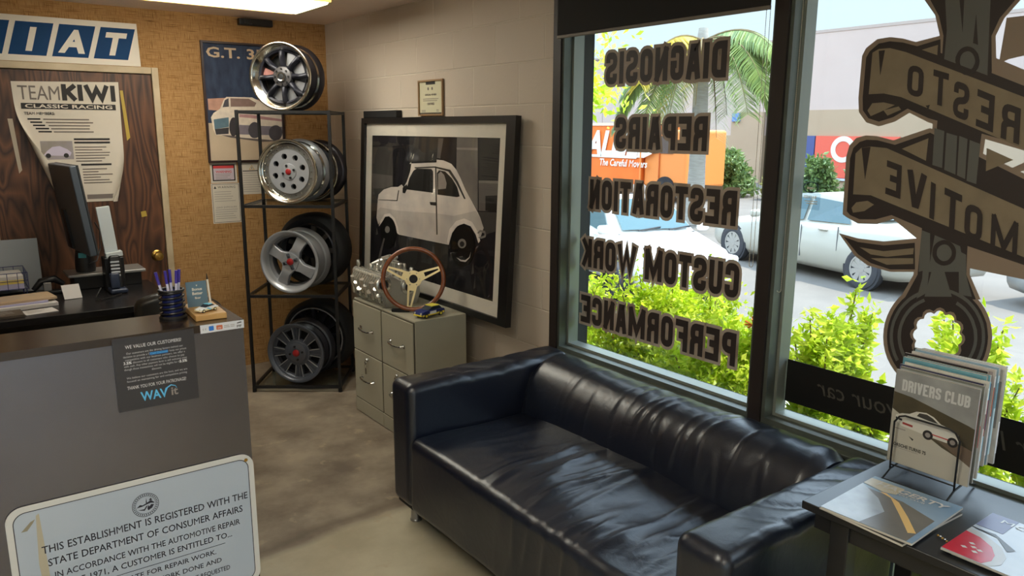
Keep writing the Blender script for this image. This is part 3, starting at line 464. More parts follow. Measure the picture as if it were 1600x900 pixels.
PR = {'body':[(-0.899,0.547),(-0.91,0.582),(-0.98,0.619),(-1.084,0.642),(-1.174,0.648),(-1.218,0.666),(-1.279,0.733),(-1.308,0.796),(-1.328,0.807),(-1.627,0.818),(-1.626,0.832),(-1.701,0.83),(-1.784,0.814),(-1.839,0.783),(-1.886,0.739),(-1.942,0.677),(-1.996,0.63),(-2.05,0.583),(-2.094,0.541),(-2.13,0.49),(-2.088,0.403),(-2.06,0.446),(-2.007,0.486),(-1.938,0.494),(-1.87,0.472),(-1.82,0.429),(-1.788,0.357),(-1.201,0.35),(-1.188,0.392),(-1.14,0.446),(-1.07,0.473),(-1.0,0.461),(-0.942,0.411),(-0.914,0.386),(-0.887,0.428),(-0.894,0.496)],'shade':[(-0.895,0.474),(-0.938,0.5),(-1.193,0.5),(-1.646,0.524),(-1.831,0.526),(-2.05,0.574),(-2.094,0.541),(-2.13,0.49),(-2.088,0.403),(-2.06,0.446),(-2.007,0.486),(-1.938,0.494),(-1.87,0.472),(-1.82,0.429),(-1.788,0.357),(-1.201,0.35),(-1.188,0.392),(-1.14,0.446),(-1.07,0.473),(-1.0,0.461),(-0.942,0.411),(-0.914,0.386),(-0.887,0.428)],'arch1':[(-0.942,0.411),(-1.0,0.461),(-1.07,0.473),(-1.14,0.446),(-1.188,0.392),(-1.201,0.35),(-1.174,0.358),(-1.158,0.394),(-1.118,0.433),(-1.063,0.454),(-1.007,0.445),(-0.966,0.408),(-0.924,0.375)],'arch2':[(-1.788,0.357),(-1.82,0.429),(-1.87,0.472),(-1.938,0.494),(-2.007,0.486),(-2.06,0.446),(-2.088,0.403),(-2.103,0.418),(-2.075,0.466),(-2.019,0.511),(-1.94,0.522),(-1.859,0.5),(-1.791,0.445),(-1.772,0.374)],'win1':[(-1.284,0.639),(-1.313,0.708),(-1.362,0.757),(-1.403,0.772),(-1.572,0.776),(-1.592,0.763),(-1.6,0.64)],'win2':[(-1.649,0.633),(-1.635,0.755),(-1.658,0.773),(-1.724,0.769),(-1.799,0.734),(-1.855,0.69),(-1.885,0.64),(-1.859,0.633)],'refl':[(-1.656,0.663),(-1.65,0.751),(-1.678,0.767),(-1.716,0.749),(-1.746,0.703),(-1.739,0.673)],'pillar':[(-1.218,0.666),(-1.279,0.733),(-1.308,0.796),(-1.333,0.797),(-1.321,0.75),(-1.282,0.686),(-1.247,0.652)],'doorline':[(-1.613,0.793),(-1.625,0.793),(-1.666,0.402),(-1.652,0.4)],'roofline':[(-1.372,0.778),(-1.61,0.793),(-1.777,0.781),(-1.862,0.719),(-1.946,0.63),(-1.932,0.629),(-1.844,0.713),(-1.76,0.77),(-1.61,0.785),(-1.382,0.771)],'handle':[(-1.565,0.584),(-1.638,0.588),(-1.639,0.568),(-1.576,0.567)],'hood':[(-0.911,0.546),(-1.168,0.559),(-1.187,0.627),(-1.178,0.627),(-1.159,0.564),(-0.911,0.55)],'mirror':[(-1.234,0.646),(-1.283,0.67),(-1.295,0.65),(-1.264,0.614),(-1.236,0.615)],'roofdark':[(-1.333,0.799),(-1.623,0.816),(-1.623,0.825),(-1.332,0.81)],'whl1':[(-1.165,0.357),(-1.163,0.33),(-1.154,0.304),(-1.138,0.28),(-1.117,0.261),(-1.092,0.247),(-1.065,0.24),(-1.036,0.24),(-1.01,0.248),(-0.986,0.262),(-0.968,0.282),(-0.955,0.306),(-0.95,0.333),(-0.953,0.361),(-0.963,0.388),(-0.979,0.411),(-1.001,0.43),(-1.027,0.443),(-1.054,0.449),(-1.082,0.448),(-1.108,0.44),(-1.131,0.426),(-1.148,0.407),(-1.16,0.383)],'hub1':[(-1.077,0.369),(-1.075,0.36),(-1.068,0.353),(-1.058,0.347),(-1.045,0.344),(-1.033,0.344),(-1.022,0.347),(-1.014,0.354),(-1.011,0.362),(-1.014,0.371),(-1.02,0.379),(-1.031,0.385),(-1.043,0.388),(-1.056,0.387),(-1.067,0.384),(-1.074,0.377)],'arc1':[(-0.917,0.147),(-0.962,0.244),(-0.995,0.304),(-1.014,0.304),(-0.986,0.242),(-0.949,0.152)],'whl2':[(-2.055,0.385),(-2.054,0.358),(-2.047,0.333),(-2.034,0.309),(-2.017,0.288),(-1.995,0.27),(-1.969,0.258),(-1.942,0.251),(-1.914,0.25),(-1.887,0.255),(-1.862,0.266),(-1.84,0.282),(-1.823,0.303),(-1.812,0.327),(-1.807,0.354),(-1.808,0.381),(-1.816,0.408),(-1.83,0.432),(-1.849,0.454),(-1.872,0.47),(-1.898,0.482),(-1.925,0.488),(-1.953,0.487),(-1.979,0.481),(-2.003,0.47),(-2.023,0.454),(-2.039,0.433),(-2.05,0.41)],'hub2a':[(-1.97,0.386),(-1.969,0.378),(-1.964,0.37),(-1.955,0.363),(-1.944,0.358),(-1.931,0.355),(-1.918,0.355),(-1.906,0.357),(-1.897,0.362),(-1.89,0.368),(-1.888,0.376),(-1.889,0.385),(-1.894,0.393),(-1.903,0.4),(-1.915,0.405),(-1.927,0.408),(-1.94,0.408),(-1.952,0.406),(-1.961,0.401),(-1.968,0.394)],'hub2b':[(-1.954,0.382),(-1.952,0.376),(-1.947,0.37),(-1.94,0.366),(-1.931,0.363),(-1.921,0.363),(-1.913,0.366),(-1.908,0.37),(-1.905,0.376),(-1.907,0.382),(-1.912,0.387),(-1.919,0.392),(-1.928,0.394),(-1.938,0.394),(-1.946,0.391),(-1.951,0.387)],'arc2':[(-1.883,0.296),(-1.919,0.281),(-1.971,0.284),(-2.011,0.313),(-2.021,0.347),(-2.006,0.315),(-1.967,0.293),(-1.922,0.29)],'col':[(-1.832,0.962),(-2.037,0.965),(-2.067,0.575),(-1.996,0.63),(-1.942,0.677),(-1.886,0.739),(-1.839,0.783)],'cornice':[(-1.831,0.905),(-2.041,0.908),(-2.042,0.895),(-1.837,0.894)],'pane':[(-2.056,0.963),(-2.236,0.965),(-2.245,0.749),(-2.07,0.739)],'lower':[(-2.064,0.737),(-2.245,0.745),(-2.249,0.587),(-2.076,0.576)],'vent':[(-2.133,0.66),(-2.24,0.67),(-2.24,0.583),(-2.139,0.582)],'ledge':[(-2.064,0.737),(-2.245,0.745),(-2.243,0.731),(-2.065,0.723)],'bumper':[(-2.072,0.456),(-2.099,0.476),(-2.147,0.475),(-2.156,0.456),(-2.15,0.442),(-2.11,0.428),(-2.081,0.434),(-2.097,0.437),(-2.141,0.45),(-2.143,0.462),(-2.101,0.465),(-2.086,0.454)],'plaza':[(-2.051,0.569),(-2.249,0.582),(-2.242,0.484),(-2.148,0.455),(-2.094,0.541)],'lw':[(-0.798,0.888),(-1.083,0.899),(-1.107,0.644),(-0.98,0.619),(-0.91,0.582),(-0.895,0.474),(-0.796,0.465)],'lw2':[(-0.8,0.715),(-1.092,0.713),(-1.095,0.652),(-0.98,0.627),(-0.822,0.615)],'door':[(-1.299,0.955),(-1.637,0.958),(-1.627,0.821),(-1.307,0.806)],'streak':[(-1.637,0.954),(-1.693,0.954),(-1.663,0.839),(-1.629,0.842)],'reflect':[(-1.202,0.344),(-1.789,0.352),(-1.779,0.217),(-1.213,0.133)]}
GT = {'pink':[(-0.86,1.895),(-0.612,1.913),(-0.305,1.862),(-0.316,1.795),(-0.86,1.822)],'carw':[(-0.847,1.773),(-0.828,1.802),(-0.783,1.831),(-0.753,1.895),(-0.735,1.91),(-0.561,1.912),(-0.51,1.887),(-0.445,1.845),(-0.347,1.802),(-0.348,1.653),(-0.373,1.615),(-0.652,1.638),(-0.71,1.653),(-0.824,1.656),(-0.838,1.695)],'glass':[(-0.766,1.841),(-0.748,1.888),(-0.722,1.903),(-0.723,1.846)],'glass2':[(-0.711,1.846),(-0.71,1.903),(-0.584,1.902),(-0.533,1.875),(-0.547,1.85)],'grille':[(-0.831,1.759),(-0.73,1.775),(-0.732,1.71),(-0.828,1.695)],'grille2':[(-0.828,1.695),(-0.732,1.707),(-0.738,1.664),(-0.821,1.658)],'stripe':[(-0.656,1.797),(-0.583,1.795),(-0.349,1.765),(-0.35,1.75),(-0.585,1.772),(-0.658,1.777)],'side':[(-0.661,1.725),(-0.352,1.713),(-0.363,1.653),(-0.666,1.66)],'w1':[(-0.672,1.711),(-0.675,1.69),(-0.68,1.672),(-0.688,1.658),(-0.697,1.649),(-0.706,1.645),(-0.715,1.649),(-0.722,1.658),(-0.727,1.672),(-0.73,1.69),(-0.73,1.71),(-0.728,1.73),(-0.722,1.748),(-0.715,1.763),(-0.706,1.772),(-0.697,1.775),(-0.688,1.772),(-0.681,1.763),(-0.675,1.749),(-0.672,1.731)],'w2':[(-0.512,1.69),(-0.515,1.672),(-0.523,1.657),(-0.533,1.644),(-0.546,1.636),(-0.561,1.634),(-0.574,1.636),(-0.586,1.644),(-0.595,1.657),(-0.601,1.672),(-0.602,1.689),(-0.598,1.706),(-0.591,1.722),(-0.58,1.734),(-0.568,1.742),(-0.554,1.745),(-0.54,1.742),(-0.528,1.735),(-0.519,1.722),(-0.513,1.707)],'w3':[(-0.359,1.671),(-0.363,1.654),(-0.371,1.639),(-0.382,1.627),(-0.397,1.619),(-0.412,1.617),(-0.427,1.619),(-0.441,1.627),(-0.451,1.639),(-0.457,1.654),(-0.458,1.67),(-0.455,1.687),(-0.447,1.702),(-0.435,1.714),(-0.421,1.721),(-0.406,1.724),(-0.391,1.722),(-0.377,1.714),(-0.367,1.702),(-0.361,1.687)],'sh':[(-0.83,1.667),(-0.652,1.641),(-0.366,1.615),(-0.505,1.608),(-0.725,1.638)]}
# ------------------------------------------------------------ back wall: signs and posters
BW = lambda x, z, d=0: plane_m((x, -d, z), (1,0,0), (0,0,1))
M_signw = mat('sign_white', (226, 218, 204), .4); M_blue = mat('sign_blue', (12, 60, 106), .6, spec=.2, noise_=((18, 70, 118), 3, .2)); M_paper = mat('paper', (214, 204, 190), .7, noise_=((206, 196, 180), 4, .2)); M_ink = mat('ink', (40, 36, 36), .7); M_inkg = mat('faded_ink', (120, 110, 104), .8)
b = MB(); b.poly([(-2.28,2.083),(-1.256,2.083),(-1.261,2.342),(-2.28,2.342)], -.02, 0, M_signw, BW(0, 0, .002))
for i, ch in enumerate('FIAT'):
    x0 = -2.188+.2225*i; q = [(x0,2.119),(x0+.193,2.119),(x0+.2485,2.308),(x0+.0555,2.308)]
    b.poly(q, .0002, .0012, M_blue, BW(0, 0, .002))
    b.text(ch, .178, M_signw, BW(x0+.107, 2.150, .0034), bold=2, shear=.28, z=0)
tag(b.build('wall_sign'), 'white sign with slanted blue letter panels above the wooden door', 'sign')

# paper banner on the door, lower corners rolled in
def banner_pt(u, v):     # u 0..1 across, v 0..1 down
    xl = -1.972+.04*v**1.5; xr = -1.402-.012*v; zt = 1.964+.016*u; zb = 1.245
    c = max(0, v-.12); left = min(1, c*1.0)*.37; right = max(0, (v-.45))*.34
    x = xl+(xr-xl)*u; z = zt+(zb-zt)*v; y = -.032
    if u < left: d = (left-u)*.57; a = min(d/.03, 4.2); x = xl+(xr-xl)*left-.03*sin(a); y -= .03*(1-cos(a))
    if u > 1-right: d = (u-1+right)*.57; a = min(d/.035, 3.6); x = xl+(xr-xl)*(1-right)+.035*sin(a); y -= .035*(1-cos(a))
    return (x, y, z)
b = MB(); NU, NV = 48, 30
vs = [banner_pt(i/NU, j/NV) for j in range(NV+1) for i in range(NU+1)]
b.add(vs, [(j*(NU+1)+i, (j+1)*(NU+1)+i, (j+1)*(NU+1)+i+1, j*(NU+1)+i+1) for j in range(NV) for i in range(NU)], M_paper)
F = BW(0, 0, .0335)
b.text('TEAM', .118, M_inkg, F @ T_(-1.945, 1.862, 0), al='l', width=.222); b.stroke('KIWI', .086, .070, .024, .010, M_ink, F @ T_(-1.718, 1.861, 0) @ Matrix.Diagonal((1.08,1.12,1,1)), al='l', z=.0006)
b.poly(rect(-1.935, 1.808, -1.43, 1.842), 0, .0003, M_ink, F); b.text('CLASSIC RACING', .03, M_paper, F @ T_(-1.682, 1.815, .0008), bold=1, width=.47)
b.text('TEAM MEMBERS:', .022, M_ink, F @ T_(-1.925, 1.775, 0), al='l', bold=1)
for i in range(5):
    zz = 1.745-i*.0185; ind = .02+.012*i; b.lines(-1.93+ind, zz, .07, 1, .01, .009, M_ink, F, jag=.2); b.lines(-1.85+ind, zz, .26, 1, .01, .007, M_inkg, F, jag=.4)
b.poly(rect(-1.86, 1.51, -1.69, 1.62), 0, .0003, mat('banner_photo', (166, 156, 166), .7, noise_=((140, 132, 120), 6, .3)), F)
b.poly([(-1.85,1.535),(-1.83,1.56),(-1.80,1.585),(-1.76,1.59),(-1.72,1.57),(-1.70,1.55),(-1.71,1.53)], .0004, .0006, mat('photo_mauve', (196, 186, 206), .7), F)
for cx_ in (-1.825, -1.73): b.poly(circ(.014, 14, cx_, 1.533), .0007, .0009, M_ink, F)
b.lines(-1.68, 1.625, .20, 2, .02, .011, M_ink, F, jag=.1); b.lines(-1.68, 1.58, .20, 6, .017, .006, M_inkg, F, jag=.3); b.lines(-1.655, 1.47, .18, 1, .02, .011, M_ink, F, jag=.1); b.lines(-1.65, 1.445, .17, 6, .017, .006, M_inkg, F, jag=.5)
b.poly(rect(-1.64, 1.262, -1.49, 1.29), 0, .0003, M_inkg, F)
tag(b.build('paper_banner', smooth=50), 'curling white paper team banner taped to the wooden door', 'poster')

# framed car poster
M_pfrm = mat('maroon_frame', (52, 34, 32), .4)
t = thing('framed_poster', 'framed blue poster of a vintage white coupe behind the metal rack', 'poster', (-.60, 0, 1.475))
b = MB(); F0 = BW(-.60+.60, 0, 0)
b.poly([rect(-.285, -.005, .255, .795), rect(-.271, .009, .241, .781)], 0, .02, M_pfrm, plane_m((0,-.002,0),(1,0,0),(0,0,1))); b.build('frame', t)
b = MB(); FP = plane_m((.60, -.006, -1.475), (1,0,0), (0,0,1)); M_pb = mat('poster_blue', (42, 50, 70), .55, spec=.2, noise_=((62, 74, 98), 7, .3), stretch=(3,1,1))
b.poly(rect(-.871, 1.484, -.359, 2.256), -.002, 0, M_pb, FP)
for nm, c, z in (('pink', (176, 134, 116), .0004),):
    b.poly(GT['pink'], 0, z, P(c), FP)
b.poly(rect(-.871, 1.484, -.359, 1.735), 0, .0005, mat('poster_cream', (206, 186, 160), .6, noise_=((190, 168, 142), 5, .2)), FP)
for nm, c, z in (('carw', (214, 200, 184), .001), ('sh', (96, 86, 84), .0008), ('glass', (70, 68, 76), .0014), ('glass2', (128, 104, 96), .0014), ('grille', (84, 110, 124), .0014), ('grille2', (58, 54, 58), .0015), ('side', (120, 112, 122), .0014), ('stripe', (172, 128, 128), .0016), ('w1', (52, 48, 52), .0018), ('w2', (74, 70, 76), .0018), ('w3', (74, 70, 76), .0018)):
    b.poly([p for p in GT[nm]], 0, z, P(c, .5), FP)
b.text('G.T. 350', .092, mat('poster_letter', (206, 180, 150), .6), FP @ T_(-.852, 2.168, .001), al='l', bold=1, width=.46)
b.build('print', t)

# small notices on the back wall
def notice(name, x0, z0, x1, z1, label, fn, m=M_paper):
    b = MB(); F = BW(x0, z0, .001); b.poly(rect(0, 0, x1-x0, z1-z0), 0, .001, m, F); fn(b, F @ T_(0, 0, .0012), x1-x0, z1-z0); return tag(b.build(name), label, 'sign')
M_red = mat('notice_red', (196, 60, 62), .6); M_lil = mat('notice_lilac', (196, 180, 190), .6); M_grey = mat('notice_grey', (150, 142, 138), .7)
def n1(b, F, w_, h):
    b.poly([rect(.012, .012, w_-.012, h-.012), rect(.02, .02, w_-.02, h-.02)], 0, .0003, M_ink, F); b.poly(rect(.02, .02, w_-.02, h-.02), 0, .0002, M_lil, F)
    b.poly(rect(.02, h-.038, w_-.02, h-.02), .0002, .0004, M_red, F); b.text('WARNING', .022, M_red, F @ T_(w_/2, h*.5, 0), bold=1); b.lines(.032, h*.42, w_-.07, 4, .011, .004, M_grey, F, jag=.3)
notice('warning_notice', -.876, 1.332, -.698, 1.468, 'small red and lilac warning notice with a black border left of the metal rack', n1)
def n2(b, F, w_, h):
    b.poly([rect(.006, .006, w_-.006, h-.006), rect(.0085, .0085, w_-.0085, h-.0085)], 0, .0003, M_ink, F); b.text('WARNING', .022, M_ink, F @ T_(w_*.55, h-.034, 0), sp=1.15)
    b.poly([[(.018, h-.036), (.036, h-.036), (.027, h-.018)]], 0, .0003, M_ink, F); b.lines(.02, h-.06, w_-.05, 5, .016, .003, M_grey, F, jag=.35); b.text('LEAD EXPOSURE', .016, M_inkg, F @ T_(w_*.5, .105, 0), sp=1.2); b.lines(.02, .092, w_-.04, 5, .015, .003, M_grey, F, jag=.3)
notice('warning_notice', -.88, 1.052, -.686, 1.328, 'tall white warning notice with thin black border below the red one', n2)
def n3(b, F, w_, h):
    b.poly([[(.06, h-.05), (.10, h-.05), (.08, h-.016)]], 0, .0003, mat('notice_amber', (190, 150, 70), .6), F); b.poly([[(.066, h-.0465), (.094, h-.0465), (.08, h-.0225)]], .0003, .0004, M_paper, F); b.poly(rect(.078, h-.043, .082, h-.031), .0004, .0005, M_ink, F); b.lines(.015, h-.06, w_-.03, 1, .02, .006, M_ink, F, jag=0); b.lines(.015, h-.075, w_-.03, 9, .016, .003, M_grey, F, jag=.3)
notice('warning_notice', -.672, 1.245, -.50, 1.465, 'white notice with a yellow warning triangle behind the second rack shelf', n3)

# ------------------------------------------------------------ right wall: certificate, box, large framed print
RW = lambda y, z, d=0: plane_m((-d, y, z), (0,-1,0), (0,0,1))
t = thing('framed_certificate', 'small framed certificate on the block wall above the big picture', 'certificate', (0, -1.49, 1.78))
b = MB(); F = plane_m((-.003, .138, 0), (0,-1,0), (0,0,1)); b.poly([rect(0, 0, .278, .205), rect(.01, .01, .268, .195)], 0, .012, mat('gilt_frame', (150, 118, 84), .4), F); b.build('frame', t)
b = MB(); b.poly(rect(.01, .01, .268, .195), 0, .004, mat('certificate_paper', (206, 200, 170), .6), F); F = F @ T_(0, 0, .0045); b.poly(rect(.085, .178, .19, .195), 0, .0003, M_ink, F)
for q in (.11, .155): b.poly(circ(.009, 12, q, .155), 0, .0003, M_inkg, F)
b.text('OFFICIAL MEMBER', .016, M_inkg, F @ T_(.139, .115, 0), bold=1); b.lines(.05, .095, .18, 2, .01, .003, M_inkg, F, jag=.1); b.text('CERTIFIED', .018, M_inkg, F @ T_(.139, .062, 0), bold=1); b.lines(.03, .03, .05, 2, .008, .003, M_inkg, F, jag=.1); b.lines(.2, .032, .03, 2, .008, .003, M_inkg, F, jag=.1); b.poly(rect(.012, .011, .266, .018), 0, .0004, M_ink, F); b.build('certificate_sheet', t)
tag(MB().box((-.045, -1.131, 1.772), (-.002, -.672, 1.818), M_blkmat, bev=.005).build('wall_strip'), 'narrow black strip on the block wall behind the top of the big picture', 'fixture')

pic_m = plane_m((-.10, 0, .70), (0,-1,0), Vector((.06, 0, 1.07)))     # print leans: foot away from the wall; local x = -y
t = thing('framed_photograph', 'large black framed photograph of a vintage white car on the block wall', 'picture', M=pic_m @ T_(1.53, 0, 0))
o = T_(-1.53, 0, 0); M_pf = mat('frame_black', (16, 15, 17), .3)
b = MB(); b.poly([rect(.677, 0, 2.395, 1.073), rect(.725, .034, 2.318, 1.037)], -.012, .022, M_pf, o); b.build('frame', t)
b = MB(); b.poly([rect(.725, .034, 2.318, 1.037), rect(.803, .110, 2.247, .962)], -.006, .004, mat('mat_board', (212, 204, 190), .7), o); b.build('mat_board', t)
b = MB(); b.poly(rect(.803, .110, 2.247, .962), -.006, .0005, mat('print_ground', (20, 19, 22), .5, spec=.08, noise_=((36, 34, 37), 5, .3)), o)
flip = lambda pts: [(-y, v) for y, v in pts]
G_ = lambda v, k=.15: mat('print_grey_%d' % v, (min(255, int(v*1.06)), int(v*1.0), int(v*.94)), .5, spec=.08, noise_=((int(v*.84), int(v*.8), int(v*.78)), 6, k))
for nm, v, z in (('lw', 66, 1), ('lw2', 92, 2), ('door', 58, 2), ('streak', 96, 3), ('col', 118, 2), ('cornice', 150, 3), ('pane', 46, 2), ('lower', 100, 2), ('ledge', 128, 3), ('vent', 34, 3), ('plaza', 70, 1), ('reflect', 44, 1), ('body', 208, 5), ('shade', 186, 6), ('arch1', 218, 7), ('arch2', 222, 7), ('win1', 42, 8), ('win2', 38, 8), ('refl', 150, 9), ('pillar', 46, 8), ('doorline', 70, 9), ('roofline', 60, 9), ('hood', 80, 9), ('handle', 50, 10), ('mirror', 40, 10), ('roofdark', 36, 9), ('whl1', 22, 8), ('hub1', 120, 9), ('arc1', 96, 9), ('whl2', 18, 8), ('hub2a', 130, 9), ('hub2b', 50, 10), ('arc2', 190, 9), ('bumper', 130, 9)):
    pts = flip(PR[nm])
    pts = [(min(max(x, .804), 2.246), min(max(v_, .111), .961)) for x, v_ in pts]
    b.poly(pts, .0005, .0005+.0003*z, G_(v), o)
rr_ = random.Random(3)
for i in range(26):
    x = .82+rr_.random()*1.35; y = .14+rr_.random()*.22; b.poly([(x, y), (x+.01+rr_.random()*.03, y+.01), (x+.012, y+.03+rr_.random()*.07)], .0005, .001, G_(rr_.choice((44, 58, 78))), o)
b.build('photograph', t)
b = MB(); b.poly(rect(.725, .034, 2.318, 1.037), .008, .010, glass_mat('picture_glass', (1,1,1), .03), o); b.build('glazing', t)

# ------------------------------------------------------------ corner rack
U, Nn = Vector((.812, -.583, 0)), Vector((.583, .812, 0)); FL = Vector((-.864, -.611, 0)); RW_, RD_, RT = .564, .44, 1.812
rk = Matrix((U, Nn, Vector((0,0,1)))).transposed().to_4x4(); rk.translation = FL
M_rack = mat('rack_black', (20, 19, 21), .45)
t = thing('display_rack', 'tall black metal corner rack with glass shelves holding car wheels', 'shelf', M=rk @ T_(RW_/2, RD_/2, 0)); o = T_(-RW_/2, -RD_/2, 0)
for px in (0, RW_):
    for py in (0, RD_): MB().box((px-.009, py-.009, 0), (px+.009, py+.009, RT), M_rack, o).cyl((px, py, 0), (px, py, .03), .013, M_rack, n=10, M=o).build('leg', t)
LV = (.035, .645, 1.222, RT-.010)
M_shelfglass = glass_mat('shelf_glass', (.86, .9, .9), .06)
for k, z in enumerate(LV):
    sh = MB(); 
    for a, c in (((0,0),(RW_,0)), ((0,RD_),(RW_,RD_)), ((0,0),(0,RD_)), ((RW_,0),(RW_,RD_))):
        sh.box((a[0]-.008, a[1]-.008, z-.01), (c[0]+.008, c[1]+.008, z+.008), M_rack, o)
    so = sh.build('shelf_frame', t); MB().box((.008, .008, z+.001), (RW_-.008, RD_-.008, z+.007), M_shelfglass, o).build('glass_shelf', so)

# ------------------------------------------------------------ wheels
M_alloy = mat('cast_alloy', (176, 178, 184), .34, metal=.45, bump=.05, bscale=200); M_lip = mat('polished_lip', (226, 222, 212), .12, metal=1); M_gun = mat('gunmetal', (44, 44, 52), .34, metal=.4); M_gun2 = mat('satin_graphite', (92, 96, 106), .36, metal=.4)
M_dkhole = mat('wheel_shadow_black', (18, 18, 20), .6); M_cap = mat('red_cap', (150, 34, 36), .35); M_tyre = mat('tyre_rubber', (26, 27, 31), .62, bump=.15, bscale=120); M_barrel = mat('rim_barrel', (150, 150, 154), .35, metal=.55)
def bead(R, W, lipm, barm, name_parent):
    """rim barrel with its two flanges; z=0 is the outer face, z=-W the inner"""
    b = MB()
    b.lathe([(R-.020, -.006), (R-.016, -.001), (R-.008, .002), (R-.002, .001), (R, -.003), (R, -.008), (R-.006, -.012), (R-.018, -.016)], lipm, n=64)
    b.lathe([(R-.018, -.016), (R-.022, -.05), (R-.046, -.07), (R-.048, -.11), (R-.026, -.13), (R-.022, -W+.03), (R-.012, -W+.022), (R-.002, -W+.012), (R, -W+.004), (R-.006, -W), (R-.02, -W+.004)], barm, n=64)
    for zz in (-.032, -.142, -.155): b.lathe([(R-.0215, zz+.004), (R-.017, zz), (R-.0215, zz-.004)], lipm, n=64)
    b.lathe([(R-.02, -W+.004), (R-.030, -W+.03), (R-.052, -.11), (R-.050, -.07), (R-.030, -.05), (R-.026, -.04)], barm, n=64)
    return b.build('rim_barrel', name_parent, smooth=40)
def lip_ring(R, depth, r_in, m, parent):
    MB().lathe([(R-.019, -.006), (R-.024, -.012), (R-.030, -depth*.5), (r_in+.004, -depth), (r_in, -depth-.004)], m, n=64).build('lip', parent, smooth=40)
def wheel_at(name, label, a, d, zc, R, group=None, tilt=0, yaw=RD(-13)):
    """wheel standing on a rack shelf; a along the front, d back from it"""
    Z = -Nn; X = U; Y = Vector((0,0,1)); m = Matrix((X, Y, Z)).transposed().to_4x4(); m.translation = FL+U*a+Nn*d+Vector((0,0,zc))
    m = m @ RY(yaw) @ RX(tilt); return thing(name, label, 'car wheel', M=m, group=group)
def nuts(par, r, n, z, m, rad=.007, ph=0):
    for i in range(n):
        a = 2*pi*i/n+ph; MB().cyl((r*cos(a), r*sin(a), z-.004), (r*cos(a), r*sin(a), z+.008), rad, m, n=6).build('lug_bolt', par)
GW = 'car wheels displayed on the black rack'
# top: eight spoke wheel with polished lip
R = .2055; W_ = wheel_at('car_wheel', 'eight-spoke dark wheel with polished lip on top of the rack', .262, .052, LV[3]+.008+R, R, GW)
bead(R, .20, M_lip, mat('rim_barrel_dark', (66, 62, 66), .3, metal=.8), W_); lip_ring(R, .035, .160, M_lip, W_)
MB().lathe([(.161, -.036), (.150, -.044), (.148, -.07)], M_gun, n=48).build('inner_ring', W_, smooth=40)
for i in range(8):
    m_ = RZ(2*pi*i/8+pi/2+.03) @ T_(0, 0, 0); sb = MB()
    pr = [(.048, .026, -.046, .010), (.075, .018, -.036, .014), (.11, .015, -.030, .016), (.145, .017, -.036, .014), (.162, .024, -.046, .008)]; vs = []; fs = []
    for r, hw, z, h in pr: vs += [(r, -hw, z-.02), (r, -hw*.75, z), (r, -hw*.3, z+h*.8), (r, hw*.3, z+h*.8), (r, hw*.75, z), (r, hw, z-.02)]
    for k in range(4):
        for j in range(5): q = k*6+j; fs.append((q, q+6, q+7, q+1))
    fs += [(0,1,2,3,4,5), tuple(reversed(range(24, 30)))]
    sb.add(vs, fs, M_gun, m_); sb.build('spoke', W_, smooth=50)
hb = MB(); hb.lathe([(.001, -.024), (.05, -.024), (.060, -.030), (.064, -.05)], mat('hub_grey', (84, 82, 84), .4, metal=.4), n=48); hb.build('hub', W_, smooth=40); nuts(W_, .046, 8, -.024, M_dkhole, .006)
MB().lathe([(.018, -.022), (.020, -.010), (.026, -.009), (.030, -.014), (.030, -.024)], M_chrome, n=32).lathe([(.0005, -.013), (.012, -.012), (.019, -.014)], M_dkhole, n=24).build('centre_cap', W_, smooth=40)
for i, (a, m) in enumerate(((.45, M_barrel), (1.15, M_barrel), (5.0, M_barrel), (5.75, M_barrel), (3.0, mat('brake_pink', (176, 120, 112), .5)), (4.3, M_barrel))):
    MB().poly([(.07*cos(a-.26), .07*sin(a-.26)), (.145*cos(a-.26), .145*sin(a-.26)), (.15*cos(a), .15*sin(a)), (.145*cos(a+.26), .145*sin(a+.26)), (.07*cos(a+.26), .07*sin(a+.26))], -.075, -.07, m).build('brake_backing', W_)
MB().lathe([(.001, -.112), (.153, -.112)], M_dkhole, n=32).build('shade_disc', W_)  # dark disc stands in for the shade inside the open rim
# second shelf: eight round holes
R = .2045; W_ = wheel_at('car_wheel', 'polished silver wheel with eight round holes and red cap on the second shelf', .275, .052, LV[2]+.008+R, R, GW)
bead(R, .19, M_lip, M_barrel, W_); lip_ring(R, .03, .168, M_lip, W_)
hb = MB(); holes = [circ(.0185, 20, .098*cos(a), .098*sin(a)) for a in [2*pi*i/8+.28 for i in range(8)]]
hb.poly([circ(.138, 64)]+holes, -.05, -.026, M_alloy); hb.lathe([(.138, -.026), (.141, -.033), (.168, -.035), (.169, -.05)], mat('bolt_flange', (150, 150, 148), .35, metal=.8), n=64); hb.build('disc', W_, smooth=35)
for i in range(24):
    a = 2*pi*i/24; MB().cyl((.153*cos(a), .153*sin(a), -.036), (.153*cos(a), .153*sin(a), -.029), .0045, M_chrome, n=6).build('rivet', W_)
MB().lathe([(.001, -.018), (.03, -.018), (.05, -.022), (.052, -.027)], M_alloy, n=40).build('hub', W_, smooth=40)
nuts(W_, .039, 4, -.022, M_dkhole, .008, .3); MB().lathe([(.0005, -.011), (.014, -.012), (.019, -.015), (.020, -.02)], M_cap, n=28).build('centre_cap', W_, smooth=40)
MB().lathe([(.001, -.10), (.152, -.10)], M_dkhole, n=32).build('shade_disc', W_)
# the rear one on the second shelf
W_ = wheel_at('car_wheel', 'silver wheel mostly hidden behind the round-hole wheel on the second shelf', .36, .27, LV[2]+.008+.2, .2, GW); bead(.2, .16, M_lip, mat('rim_barrel_dark', (66, 62, 66)), W_)
MB().lathe([(.001, -.05), (.06, -.045), (.16, -.06), (.17, -.04)], M_gun2, n=48).build('disc', W_, smooth=40)
